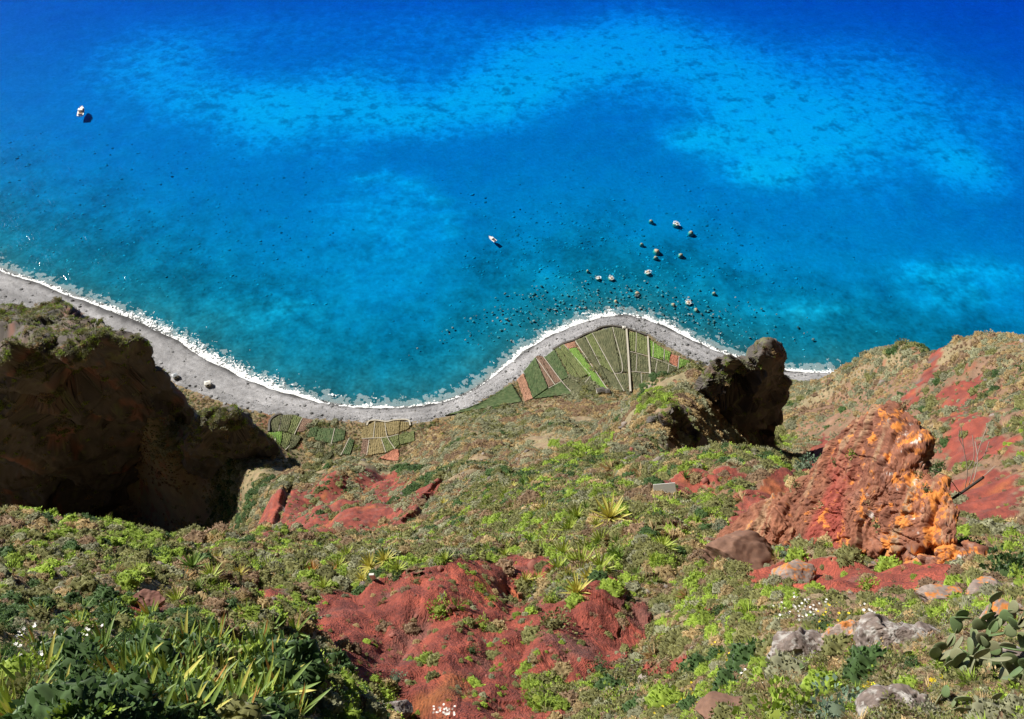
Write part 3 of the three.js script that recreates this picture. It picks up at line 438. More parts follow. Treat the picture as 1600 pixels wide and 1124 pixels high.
const orangeRock = (k) => (x, y, z) => { const n = fbm(x / 0.5, y / 0.5, z / 0.5, 4), f = fbm(x * 9, y * 9, z * 9, 3, 0.7), o = smooth(0.02, 0.12, fbm(x * 2.1 + k, y * 2.1, z * 2.1, 6, 0.75)); return mixc(mixc([0.17, 0.12, 0.1], [0.3, 0.24, 0.2], 0.5 + n), [0.5, 0.17, 0.025], o * 0.9).map((v) => Math.max(0.02, v * (1 + 0.5 * f))); };
boulder(1172, 880, 112, 54, 0, brownRock, 'broad brown boulder with a flat top below the lichen crag', -0.05);
boulder(1105, 855, 22, 30, 0, brownRock, 'small upright brown boulder left of the broad brown boulder', 0.2);
const near = (px, py) => { const g = ground(px, py); return () => g.d - 0.15; };
crag([[1200, 1056], [1206, 1030], [1214, 1010], [1231, 998], [1265, 995], [1299, 1002], [1323, 1010], [1332, 1032], [1299, 1058], [1250, 1070]], near(1265, 1030), 0.5, 1.4, 0.4, greyRock(1), 'rock_outcrop', { label: 'large pale grey boulder in the flowering scrub', category: 'rock' }, 60, 150, null, [0.3, 1.2, 0.06]);
crag([[1290, 1004], [1299, 986], [1322, 974], [1346, 976], [1354, 1000], [1340, 1024], [1304, 1026]], near(1326, 1000), 0.35, 1.2, 0.3, orangeRock(3), 'rock_outcrop', { label: 'rock with a bright orange lichen cap beside the large grey one', category: 'rock' }, 50, 120, null, [0.3, 1.2, 0.06]);
crag([[1346, 992], [1358, 968], [1378, 970], [1392, 978], [1420, 980], [1455, 984], [1478, 998], [1450, 1022], [1400, 1030], [1352, 1022]], near(1400, 1005), 0.35, 1.3, 0.32, greyRock(1.5), 'rock_outcrop', { label: 'cracked grey-brown ledge between orange rock and prickly pear', category: 'rock' }, 60, 150, null, [0.3, 1.2, 0.06]);
crag([[1350, 1130], [1352, 1096], [1380, 1082], [1420, 1086], [1446, 1104], [1452, 1135], [1400, 1150]], near(1400, 1112), 0.2, 1, 0.25, greyRock(2), 'rock_outcrop', { label: 'dark flat rock at the lower edge below the yellow flowers', category: 'rock' }, 50, 120, null, [0.3, 1.2, 0.06]);
boulder(1470, 935, 56, 24, 0, orangeRock(8), 'low orange-crusted boulder above the prickly pear', 0);
boulder(1545, 925, 60, 30, 0, orangeRock(12), 'pale boulder with orange edge near the right side of the slope', 0);
boulder(1562, 975, 42, 50, 0, orangeRock(5), 'white boulder with an orange lichen foot behind the prickly pear', 0.1);
boulder(1150, 1122, 90, 24, 0, brownRock, 'brown rock half cut off by the lower edge of the view', 0);
boulder(1235, 905, 70, 32, 0, orangeRock(30), 'orange lichen outcrop just below the broad brown boulder', 0.1);
boulder(235, 945, 40, 32, 0, (x, y, z) => mixc([0.16, 0.05, 0.035], [0.3, 0.16, 0.12], 0.5 + fbm(x, y, z, 4)), 'broken red rock on the left shoulder among agaves', 0.2);
boulder(610, 1118, 56, 26, 0, greyRock(2.2), 'grey stony ledge below the red bowl at the lower edge', 0);
boulder(1585, 1035, 50, 40, 0, greyRock(1.2), 'pale slab beside the prickly pear at the right edge', 0.1);
{ // concrete slab and post
  const g = ground(1035, 769), m = new THREE.Mesh(new THREE.BoxGeometry(2.1, 0.14, 1.2), MAT.concrete); m.position.copy(g.p).y += 0.75; m.rotation.set(0.75, 0.1, 0.05); add(m, 'concrete_slab', { label: 'white concrete slab lying in the scrub on the slope', category: 'slab' });
  const q = ground(583, 906), s = new THREE.Mesh(new THREE.BoxGeometry(0.28, 0.9, 0.12), MAT.concrete); s.position.copy(q.p).y += 0.35; s.rotation.z = 0.1; add(s, 'marker_stone', { label: 'small pale upright stone on the rim of the red bowl', category: 'stone' });
}

// ───────────────────────── fields ─────────────────────────
const fan = (list) => list.map(([x, y]) => [800 + x / 5, 490 + y / 5]), west = (list) => list.map(([x, y]) => [380 + x / 5, 600 + y / 5]);
const OLIVE = [0.1, 0.115, 0.05], DEEP = [0.06, 0.115, 0.035], BRIGHT = [0.15, 0.29, 0.04], TAN = [0.36, 0.19, 0.12], FALLOW = [0.2, 0.125, 0.085], GRASS = [0.13, 0.165, 0.05], DRY = [0.25, 0.2, 0.085], REDF = [0.38, 0.15, 0.09];
const PLOTS = [
  [[[695, 650], [750, 632], [800, 600], [817, 628]], DEEP, 'dark green crop plot at the narrow west end of the fan fields'],
  [fan([[40, 520], [88, 470], [165, 668], [100, 690]]), TAN, 'bare reddish track plot between dark green crops'],
  [fan([[92, 455], [182, 340], [283, 585], [165, 665]]), DEEP, 'dark green banana plot beside the reddish track'],
  [fan([[172, 668], [285, 592], [383, 540], [478, 632]]), DEEP, 'dark green plot at the foot of the brown fallow plot'],
  [fan([[186, 335], [212, 326], [335, 555], [283, 583]]), FALLOW, 'brown fallow strip, the outer of two side by side'],
  [fan([[216, 325], [248, 345], [383, 530], [340, 553]]), FALLOW, 'brown fallow strip, the inner of two side by side'],
  [fan([[252, 345], [330, 285], [450, 500], [390, 525]]), DEEP, 'dense dark green plot right of the fallow strips'],
  [fan([[392, 530], [452, 506], [590, 600], [485, 628]]), OLIVE, 'olive plot below the dense dark green plot'],
  [fan([[335, 280], [360, 262], [530, 510], [460, 500]]), GRASS, 'narrow grassy strip with a light stripe'],
  [fan([[364, 260], [402, 246], [606, 478], [536, 512]]), GRASS, 'grassy strip beside the long bright green strip'],
  [fan([[540, 520], [612, 492], [650, 608], [596, 600]]), OLIVE, 'small olive plot near the stone huts'],
  [fan([[440, 285], [502, 272], [748, 598], [676, 585]]), BRIGHT, 'long bright green strip across the fan fields'],
  [fan([[406, 242], [490, 216], [503, 264], [444, 280]]), TAN, 'bare tan plot by the beach end of the bright strip'],
  [fan([[497, 215], [568, 186], [688, 412], [786, 602]]), OLIVE, 'olive strip right of the bright green strip'],
  [fan([[575, 182], [622, 158], [796, 472], [694, 408]]), GRASS, 'pale green wedge with fine rows'],
  [fan([[694, 414], [797, 478], [872, 610], [792, 604]]), OLIVE, 'olive plot at the foot of the pale wedge'],
  [fan([[628, 155], [782, 110], [852, 462], [802, 470]]), OLIVE, 'wide olive plot with curved rows beside the sea wall'],
  [fan([[788, 110], [888, 128], [904, 462], [857, 464]]), OLIVE, 'olive plot left of the long central wall'],
  [fan([[806, 480], [906, 470], [914, 608], [878, 610]]), OLIVE, 'olive plot at the lower end of the long central wall'],
  [fan([[908, 148], [968, 152], [962, 302], [916, 294]]), GRASS, 'green plot just right of the central wall'],
  [fan([[973, 152], [1054, 190], [1058, 333], [968, 305]]), GRASS, 'green plot between central wall and east wall'],
  [fan([[1068, 202], [1102, 226], [1098, 343], [1070, 333]]), BRIGHT, 'slim bright green plot along the east wall'],
  [fan([[1107, 228], [1187, 282], [1182, 368], [1103, 345]]), BRIGHT, 'bright green plot near the pebble beach'],
  [fan([[1192, 284], [1240, 302], [1224, 384], [1188, 370]]), BRIGHT, 'bright green plot left of the bare pink plot'],
  [fan([[1243, 322], [1304, 337], [1289, 420], [1228, 387]]), REDF, 'bare pinkish plot at the east end of the fan'],
  [fan([[1310, 352], [1390, 376], [1378, 396], [1300, 434]]), BRIGHT, 'last bright green plot beside the rock knoll'],
  [fan([[914, 306], [972, 320], [964, 458], [926, 450]]), OLIVE, 'middle olive plot beside the central wall'],
  [fan([[978, 318], [1064, 346], [1068, 468], [970, 460]]), OLIVE, 'middle olive plot beside the east wall'],
  [fan([[1082, 348], [1130, 365], [1110, 530], [1092, 558]]), OLIVE, 'olive strip right of the east wall'],
  [fan([[1135, 367], [1224, 396], [1214, 470], [1114, 532]]), OLIVE, 'olive plot under the bright green plots'],
  [fan([[1229, 397], [1284, 425], [1274, 450], [1218, 468]]), OLIVE, 'small olive plot under the pinkish plot'],
  [fan([[932, 462], [1004, 470], [1014, 588], [966, 600]]), OLIVE, 'lower olive plot near the central wall foot'],
  [fan([[1010, 474], [1072, 476], [1084, 568], [1020, 588]]), OLIVE, 'lower olive plot near the east wall foot'],
  [west([[205, 372], [215, 292], [298, 244], [274, 374]]), OLIVE, 'olive terrace next to the dark knoll'],
  [west([[304, 245], [388, 242], [342, 378], [280, 374]]), OLIVE, 'olive terrace above the round bright green plot'],
  [west([[393, 242], [462, 266], [398, 398], [348, 380]]), GRASS, 'green terrace left of the bare red-brown terrace'],
  [west([[468, 267], [545, 286], [478, 370], [422, 384]]), FALLOW, 'bare red-brown terrace among green ones'],
  [west([[197, 382], [308, 382], [290, 478], [216, 424]]), BRIGHT, 'bright green plot in the shadow edge of the knoll'],
  [west([[312, 387], [383, 402], [326, 516], [292, 478]]), GRASS, 'green terrace right of the bright green plot'],
  [west([[388, 402], [458, 420], [400, 500], [334, 518]]), OLIVE, 'olive terrace below the red-brown terrace'],
  [west([[520, 352], [588, 334], [556, 438], [502, 420]]), DEEP, 'small dark green terrace by the beach'],
  [west([[593, 347], [712, 352], [688, 468], [562, 440]]), DEEP, 'largest dark green terrace of the west fields'],
  [west([[718, 352], [798, 366], [788, 438], [694, 468]]), DEEP, 'dark green terrace left of a hedge'],
  [west([[590, 602], [690, 532], [700, 560], [632, 620]]), OLIVE, 'lowest olive terrace at the cliff foot'],
  [west([[768, 548], [828, 432], [868, 442], [832, 558]]), DEEP, 'steep dark green terrace beside a dry wall'],
  [west([[922, 430], [928, 352], [1028, 297], [1014, 430]]), DRY, 'dry golden terrace at the beach wall corner'],
  [west([[1034, 302], [1103, 302], [1122, 420], [1018, 430]]), DRY, 'golden terrace with brown furrows'],
  [west([[1109, 302], [1224, 292], [1214, 390], [1132, 410]]), DRY, 'wide golden terrace behind the curved beach wall'],
  [west([[1230, 297], [1298, 302], [1298, 350], [1222, 380]]), DRY, 'small golden terrace at the east end'],
  [west([[912, 570], [932, 436], [983, 441], [963, 562]]), FALLOW, 'bare brown terrace at the left of the golden fields'],
  [west([[988, 441], [1073, 427], [1112, 540], [968, 564]]), DRY, 'lower golden terrace between two pale walls'],
  [west([[1080, 427], [1128, 422], [1182, 510], [1116, 538]]), GRASS, 'narrow green-gold terrace between two pale walls'],
  [west([[1136, 421], [1208, 402], [1218, 478], [1187, 508]]), GRASS, 'green terrace above the bare red triangle'],
  [west([[1062, 586], [1183, 517], [1213, 522], [1218, 600]]), REDF, 'bare red triangular terrace at the cliff foot'],
  [west([[1216, 402], [1338, 372], [1338, 448], [1226, 478]]), GRASS, 'green terrace beside a tall dark hedge'],
];
const FIELDS = [];                                                   // outlines on the ground, so that scrub keeps off them
function fieldPoint([px, py]) { let h = 4; for (let k = 0; k < 6; k++) { const p = onLevel(px, py, h); h = Math.max(3, heightAt(p[0], p[2])); } const p = onLevel(px, py, h); return new THREE.Vector3(p[0], h, p[2]); }
function quadPoint(q, u, v) { return new THREE.Vector3(lerp(lerp(q[0].x, q[1].x, u), lerp(q[3].x, q[2].x, u), v), 0, lerp(lerp(q[0].z, q[1].z, u), lerp(q[3].z, q[2].z, u), v)); }
for (const [corners, tone, label] of PLOTS) {
  const q = corners.map(fieldPoint); FIELDS.push(q);
  const n = 30, pos = [], col = [], idx = [], len = q[0].distanceTo(q[3]) + q[1].distanceTo(q[2]), wid = q[0].distanceTo(q[1]) + q[3].distanceTo(q[2]), along = len > wid, rows = Math.max(3, Math.round((along ? wid : len) / 2 / 1.5)), bare = tone === TAN || tone === FALLOW || tone === REDF, hash = corners[0][0];
  const base = Math.max(...q.map((p) => p.y)) * 0.35 + q.reduce((s, p) => s + p.y, 0) / 4 * 0.65;
  for (let j = -1; j <= n + 1; j++) for (let i = -1; i <= n + 1; i++) {
    const u = clamp(i / n), v = clamp(j / n), p = quadPoint(q, u, v), ju = 0.7 * noise(i * 0.6 + hash, j * 0.6), jv = 0.7 * noise(i * 0.6, j * 0.6 + hash); p.x += ju; p.z += jv; const rim = i < 0 || j < 0 || i > n || j > n, w = (along ? u : v) * rows, row = 0.5 + 0.5 * Math.cos(w * 6.2832), x = p.x, z = p.z, nn = fbm(x / 3, z / 3, hash, 3), f = noise(x / 0.9, z / 0.9, hash);
    const y = heightAt(x, z) * 0.75 + base * 0.25 + 0.55;
    pos.push(x, rim ? y - 3.5 : y + (bare ? 0.08 * row : 0.3 * row) + 0.3 * f, z);
    const s = (1 + 0.5 * nn + 0.35 * f), soil = [0.17, 0.12, 0.08], k = rim ? 1 : bare ? 0 : clamp(0.15 + 0.35 * (1 - row) + 0.5 * nn) * 0.5; col.push(...mixc(tone, rim ? [0.15, 0.13, 0.11] : soil, k).map((c) => c * s));
  }
  const m = n + 3; for (let j = 0; j + 1 < m; j++) for (let i = 0; i + 1 < m; i++) { const s = j * m + i; idx.push(s, s + m, s + 1, s + 1, s + m, s + m + 1); }
  const mat = MAT.crop; mat.side = THREE.DoubleSide;
  add(new THREE.Mesh(geo(pos, idx, { color: col }), mat), 'crop_plot', { label, category: 'crop plot', kind: 'thing', group: corners[0][0] > 690 ? 'plots of the fan-shaped fields' : 'terraces of the west fields' });
}
function inField(x, z, grow = 0) { return FIELDS.some((q) => { let c = false; for (let i = 0, j = 3; i < 4; j = i++) if ((q[i].z > z) !== (q[j].z > z) && x < (q[j].x - q[i].x) * (z - q[i].z) / (q[j].z - q[i].z) + q[i].x) c = !c; return c; }); }
function stripWall(list, w, h, mat, name, label, group) {             // a low wall that follows the ground
  const pts = new THREE.CatmullRomCurve3(list.map(fieldPoint), false, 'centripetal').getSpacedPoints(Math.max(8, list.length * 10)), pos = [], idx = [];
  pts.forEach((p, i) => { const a = pts[Math.max(0, i - 1)], b = pts[Math.min(pts.length - 1, i + 1)], dx = b.x - a.x, dz = b.z - a.z, l = Math.hypot(dx, dz) || 1, nx = -dz / l * w / 2, nz = dx / l * w / 2, y = heightAt(p.x, p.z) + 0.5, t = h + 0.12 * noise(p.x / 2, p.z / 2); pos.push(p.x - nx, y - 3, p.z - nz, p.x - nx, y + t, p.z - nz, p.x + nx, y + t, p.z + nz, p.x + nx, y - 3, p.z + nz); });
  for (let i = 0; i + 1 < pts.length; i++) for (let k = 0; k < 3; k++) { const s = i * 4 + k; idx.push(s, s + 4, s + 1, s + 1, s + 4, s + 5); }
  const e = (pts.length - 1) * 4; idx.push(0, 1, 2, 0, 2, 3, e, e + 2, e + 1, e, e + 3, e + 2);
  const g = geo(pos, idx).toNonIndexed(); g.computeVertexNormals(); mat.side = THREE.DoubleSide; add(new THREE.Mesh(g, mat), name, { label, category: 'wall', group });
}
const thin = [
  [fan([[182, 338], [335, 560]]), 'pale dry wall between the two fallow strips'], [fan([[248, 345], [385, 530], [480, 632]]), 'pale wall on the inner edge of the fallow strips'], [fan([[403, 242], [608, 480]]), 'pale wall left of the long bright green strip'], [fan([[493, 215], [750, 600]]), 'long pale wall along the bright green strip'],
  [fan([[625, 155], [800, 472], [876, 612]]), 'long pale wall beside the pale green wedge'], [fan([[786, 110], [855, 465], [800, 474]]), 'hooked pale wall in the wide olive plot'], [fan([[972, 152], [966, 305]]), 'short pale wall right of the central wall'], [fan([[1104, 228], [1100, 344]]), 'short pale wall among the bright green plots'],
  [fan([[1190, 283], [1185, 370]]), 'short pale wall left of the pinkish plot'], [fan([[1306, 337], [1296, 436]]), 'short pale wall right of the pinkish plot'], [fan([[976, 320], [968, 460]]), 'pale wall between the middle olive plots'], [fan([[1133, 366], [1112, 530]]), 'pale wall in the olive plots east of the east wall'],
  [fan([[915, 300], [1066, 340], [1285, 424]]), 'cross wall running east through the fan fields'], [fan([[926, 456], [1072, 470]]), 'lower cross wall between central wall and east wall'], [fan([[285, 588], [385, 534]]), 'short cross wall under the fallow strips'], [fan([[570, 545], [615, 490]]), 'short cross wall near the stone huts'], [fan([[690, 410], [575, 184]]), 'thin pale wall left of the pale green wedge'],
  [fan([[1226, 395], [1216, 468]]), 'thin wall between the small olive plots'], [fan([[1008, 472], [1018, 590]]), 'thin wall between the lower olive plots'],
  [west([[301, 244], [276, 376]]), 'pale wall in the olive terraces by the knoll'], [west([[465, 266], [400, 400], [330, 520]]), 'long pale wall down the west terraces'], [west([[715, 352], [688, 475]]), 'pale wall between the dark green terraces'], [west([[828, 430], [764, 560]]), 'pale wall beside the steep dark green terrace'],
  [west([[1030, 298], [1016, 430]]), 'left pale wall of the golden fields'], [west([[1106, 302], [1126, 418], [1186, 512]]), 'long bent pale wall through the golden fields'], [west([[984, 440], [965, 562]]), 'lower left pale wall of the golden fields'], [west([[1076, 426], [1114, 540]]), 'lower middle pale wall of the golden fields'], [west([[925, 432], [1126, 420], [1212, 398]]), 'cross wall through the golden fields'], [west([[248, 380], [248, 470]]), 'short pale wall in the round bright green plot'],
];
for (const [l, label] of thin) stripWall(l, 0.5, 0.5, MAT.wall, 'field_wall', label, 'low pale field walls');
stripWall(fan([[893, 128], [906, 300], [925, 618]]), 1.5, 1.5, MAT.wall, 'field_wall', 'tall central wall across the fan fields to the sea', 'low pale field walls');
stripWall(fan([[1060, 186], [1068, 340], [1086, 574]]), 1.3, 1.3, MAT.wall, 'field_wall', 'tall east wall of the fan fields', 'low pale field walls');
stripWall(fan([[320, 282], [400, 236], [490, 208], [570, 165], [640, 140], [690, 112], [780, 98], [890, 118], [960, 142], [1055, 175]]), 1.6, 1.0, MAT.stone, 'sea_wall', 'dark stone sea wall between fan fields and pebble beach');
stripWall(west([[965, 330], [985, 296], [1040, 288], [1120, 300], [1180, 286], [1290, 288], [1306, 330]]), 1.2, 0.9, MAT.wall, 'sea_wall', 'pale curved wall between golden terraces and beach');
stripWall(west([[200, 378], [212, 292], [250, 255], [300, 236]]), 1.6, 1.4, MAT.stone, 'sea_wall', 'dark stone wall round the olive terraces by the knoll');
// huts
function hut(px, py, w, d, h, roofMat, label, turn = 0) {
  const p = fieldPoint([px, py]), g = new THREE.Group(); g.position.copy(p); g.rotation.y = turn; add(g, 'stone_hut', { label, category: 'hut' });
  const b = new THREE.BoxGeometry(w, h + 2, d); b.translate(0, h / 2 - 1, 0); add(new THREE.Mesh(b, MAT.plaster), 'wall', {}, g);
  const r = new THREE.CylinderGeometry(0.01, 1, 1, 4, 1); r.rotateY(Math.PI / 4); r.scale(w * 0.78, h * 0.45, d * 0.78); r.translate(0, h + h * 0.225, 0); add(new THREE.Mesh(r.toNonIndexed(), roofMat), 'roof', {}, g);
  const o = new THREE.BoxGeometry(w * 0.28, h * 0.7, 0.12); o.translate(0, h * 0.35 + 0.2, d / 2 + 0.02); add(new THREE.Mesh(o, MAT.dark), 'door', {}, g);
}
hut(938, 613, 7, 4.5, 3.4, MAT.stone, 'dark-roofed stone hut at the head of the long bright strip', 0.2); hut(949, 614, 4, 4, 3, MAT.stone, 'smaller dark-roofed hut beside the first one', 0.1); hut(975, 514, 3, 2.4, 2.4, MAT.concrete, 'tiny white hut on the sea wall at the central wall', 0);
hut(325, 601, 5, 4, 2.6, MAT.concrete, 'white hut with a pale roof behind the pebble beach', 0.3); hut(274, 589, 4.5, 4, 2.6, MAT.grey, 'grey hut beside the dark headland at the beach', 0.6);

// ───────────────────────── surf, sea rocks, boats ─────────────────────────
{
  const N = 4200, T = 60, S = shoreOf(N), pos = [], idx = []; let n = 0;
  for (let i = 0; i < N; i++) {
    const [x, z] = S[i], [x2, z2] = S[i + 1], l = Math.hypot(x2 - x, z2 - z) || 1, nx = (z2 - z) / l, nz = -(x2 - x) / l, [px] = project(x, 0, z);
    const wide = 5 + 12 * smooth(100, 230, px) * smooth(520, 360, px) + 5 * smooth(760, 880, px) * smooth(1200, 1060, px) + 4 * noise(i / 150, 3) + 2 * noise(i / 40, 9), base = -1.6 + 2.4 * noise(i / 90, 7.7) + 0.7 * noise(i / 26, 2.2);
    for (let k = 0; k < T; k++) {
      const o = base + k * 0.5 + 0.3 * noise(i / 5, k / 3), t = (o - base) / wide; if (t > 3.2) break;
      const x0 = x + nx * o, z0 = z + nz * o, f = fbm(x0 / 2.4, z0 / 2.4, 3, 4, 0.7) * 1.25, st = noise(x0 / 9, z0 / 9, 2), lace = Math.abs(noise(x0 / 2.2, z0 / 2.2, 6)), calm = smooth(-0.35, 0.3, noise(i / 160, 5.5));
      const dens = t < 0.25 ? 0.86 - 0.4 * t : Math.max(0.76 * Math.pow(Math.max(0, 1.7 - t) / 1.45, 1.7) - 0.06, 0.42 * smooth(1.1, 0.2, Math.abs(o - 9 - 3 * noise(i / 55, 1.5)) / 1.6) * smooth(0.0, 0.4, noise(i / 90, 8.8)));
      if (0.5 + 0.75 * f + 0.3 * st - 0.35 * lace * smooth(0.2, 0.6, t) < 1 - dens * lerp(0.62, 1, calm)) continue;
      const y = 0.1 + 0.35 * (1 - clamp(t)) + 0.12 * f, w = 0.55, j1 = 0.25 * noise(i * 0.9, k * 0.9), j2 = 0.25 * noise(i * 0.9 + 7, k * 0.9);
      pos.push(x0 + nx * j1, y, z0 + nz * j1, x2 + nx * (o + j2), y, z2 + nz * (o + j2), x0 + nx * w, y, z0 + nz * w, x2 + nx * (o + w), y, z2 + nz * (o + w)); idx.push(n, n + 1, n + 2, n + 1, n + 3, n + 2); n += 4;
    }
  }
  { // thin milky wash around the surf
    const wp = [], wi = []; let m = 0, M2 = 1400, S2 = shoreOf(M2);
    for (let i = 0; i < M2; i++) { const [x, z] = S2[i], [x2, z2] = S2[i + 1], l = Math.hypot(x2 - x, z2 - z) || 1, nx = (z2 - z) / l, nz = -(x2 - x) / l; for (let k = 0; k < 22; k++) { const o = -2.5 + k * 0.9, f = fbm((x + nx * o) / 6, (z + nz * o) / 6, 5, 4, 0.6); if (0.32 + f < 0.05 + 0.045 * Math.abs(o - 2) ) continue; wp.push(x + nx * o, 0.05, z + nz * o, x2 + nx * o, 0.05, z2 + nz * o, x + nx * (o + 0.95), 0.05, z + nz * (o + 0.95), x2 + nx * (o + 0.95), 0.05, z2 + nz * (o + 0.95)); wi.push(m, m + 1, m + 2, m + 1, m + 3, m + 2); m += 4; } }
    const wash = new THREE.MeshStandardMaterial({ color: 0xe8f2f2, roughness: 0.9, transparent: true, opacity: 0.22, side: THREE.DoubleSide });
    add(new THREE.Mesh(geo(wp, wi), wash), 'wash', { kind: 'stuff', label: 'thin milky wash spreading round the surf', category: 'surf' });
  }
  add(new THREE.Mesh(geo(pos, idx), MAT.foam), 'surf', { kind: 'stuff', label: 'white surf breaking along the pebble beach', category: 'surf' });
}
const stoneGeos = [1, 2, 3].map((q) => { const g = mergeVertices(new THREE.IcosahedronGeometry(1, 3).deleteAttribute('normal').deleteAttribute('uv')), P = g.attributes.position, v = new THREE.Vector3(); for (let i = 0; i < P.count; i++) { v.fromBufferAttribute(P, i); v.multiplyScalar(1 + 0.35 * fbm(v.x * 1.3 + q * 9, v.y * 1.3, v.z * 1.3, 3)); v.y *= 0.7; P.setXYZ(i, v.x, v.y, v.z); } g.computeVertexNormals(); return g; });
const SEAROCK = new THREE.MeshStandardMaterial({ color: 0xb39d86, roughness: 0.9 }), DARKROCK = new THREE.MeshStandardMaterial({ color: 0x35302e, roughness: 0.85 });
[[1057, 349, 9, 1], [1080, 362, 9, 0], [1026, 391, 11, 0], [1025, 401, 7, 0], [1064, 397, 8, 0], [1013, 425, 9, 1], [955, 434, 8, 1], [935, 434, 7, 1], [918, 422, 5, 0], [996, 457, 7, 0], [1076, 472, 9, 1], [1088, 483, 7, 0], [1052, 475, 6, 0], [1116, 457, 6, 0], [962, 470, 6, 0], [1018, 344, 7, 0], [1003, 380, 6, 0]].forEach(([px, py, w, foam], i) => {
  const p = onLevel(px, py, 0), d = Math.hypot(p[0], EYE_H, p[2]), r = w * d / F / 2 * 0.85, g = new THREE.Group(); g.position.set(p[0], 0, p[2]); g.rotation.y = i;
  add(g, 'sea_rock', { label: foam ? 'pale boulder awash in a ring of foam off the point' : 'brown boulder just breaking the sea off the point', category: 'rock', group: foam ? 'boulders awash in foam' : 'boulders breaking the sea' });
  const m = new THREE.Mesh(stoneGeos[i % 3], SEAROCK); const dp = DEPTH(p[0], p[2]), R2 = Math.hypot(dp, r * 0.8); m.scale.set(r * 1.35, R2 * 1.38, r * 1.15); m.position.y = -dp - R2 * 0.02; add(m, 'stone', {}, g);
  if (foam) { const pos = [], idx = []; let n = 0; for (let k = 0; k < 90; k++) { const a = rnd() * 6.283, q = r * (0.75 + 0.9 * rnd() * rnd() + 0.35 * Math.sin(a * 2 + i)), s = r * rr(0.06, 0.2); const x = q * Math.cos(a), z = q * Math.sin(a); pos.push(x - s, 0.12, z, x, 0.12, z + s * 0.7, x + s, 0.13, z, x, 0.12, z - s * 0.7); idx.push(n, n + 1, n + 2, n, n + 2, n + 3); n += 4; } add(new THREE.Mesh(geo(pos, idx), MAT.foam), 'foam', { kind: 'stuff' }, g); }
});
{ // boulders on the sea bed off the point and on the left, and stones on the beach
  const M = new THREE.Matrix4(), Q = new THREE.Quaternion(), E = new THREE.Euler();
  const make = (n, pick, geoK, mat, name, data) => { const list = []; for (let k = 0; k < n; k++) { const o = pick(); if (o) list.push(o); } const im = new THREE.InstancedMesh(stoneGeos[geoK], mat, list.length); list.forEach(([x, y, z, r, c], k) => { E.set(rr(-0.4, 0.4), rr(0, 6), rr(-0.4, 0.4)); im.setMatrixAt(k, M.compose(new THREE.Vector3(x, y, z), Q.setFromEuler(E), new THREE.Vector3(r, r * rr(0.35, 0.7), r * rr(0.7, 1.1)))); im.setColorAt(k, new THREE.Color().setScalar(c)); }); add(im, name, { kind: 'stuff', ...data }); };
  const white = new THREE.MeshStandardMaterial({ color: 0xffffff, roughness: 0.9 });
  make(2200, () => { const near = rnd(); const px = near < 0.7 ? 960 + (rnd() + rnd() + rnd() - 1.5) * 330 : rr(-20, 520), py = near < 0.7 ? 425 + (rnd() + rnd() - 1) * 170 : rr(200, 480), p = onLevel(px, py, -8), s = -signed(SHORE, p[0], p[2]); if (s < 3 || (near < 0.7 && noise(p[0] / 50, p[2] / 50, 3) < -0.3)) return null; const d = DEPTH(p[0], p[2]); const r = Math.min(rr(0.4, 1) * rr(0.6, 2.6), d * 0.7); return [p[0], -d - r * 0.35, p[2], r, rr(0.22, 0.5)]; }, 0, white, 'submerged_boulders', { label: 'boulders lying on the sea bed under clear water', category: 'boulders' });
  make(520, () => { const px = 950 + (rnd() + rnd() + rnd() - 1.5) * 260, py = 470 + (rnd() + rnd() - 1) * 46 + Math.abs(px - 960) * 0.16, p = onLevel(px, py, -1), s = -signed(SHORE, p[0], p[2]); if (s < 4 || s > 75) return null; const d = DEPTH(p[0], p[2]), r = rr(0.4, 1) * rr(0.7, 1.8); return [p[0], Math.max(-d, -r * rr(0.3, 2)), p[2], r, rr(0.12, 0.36)]; }, 2, white, 'shallow_rocks', { label: 'rocks crowding the shallows off the point of the fan fields', category: 'rocks' });
  make(5200, () => { const i = Math.floor(rnd() * SHORE.length), t = rnd() < 0.5 ? rr(0.7, 1.05) : rr(-0.05, 0.9), a = SHORE[i], b = INNER[i], j = Math.min(i + 1, SHORE.length - 1), f = rnd(), x = lerp(lerp(a[0], b[0], t), lerp(SHORE[j][0], INNER[j][0], t), f), z = lerp(lerp(a[1], b[1], t), lerp(SHORE[j][1], INNER[j][1], t), f); return [x, 3 * Math.pow(Math.max(0, t), 0.8), z, rr(0.15, 0.6) * (rnd() < 0.1 ? 3 : 1), rr(0.07, 0.3)]; }, 1, white, 'beach_stones', { label: 'loose grey stones scattered over the pebble beach', category: 'stones' });
}
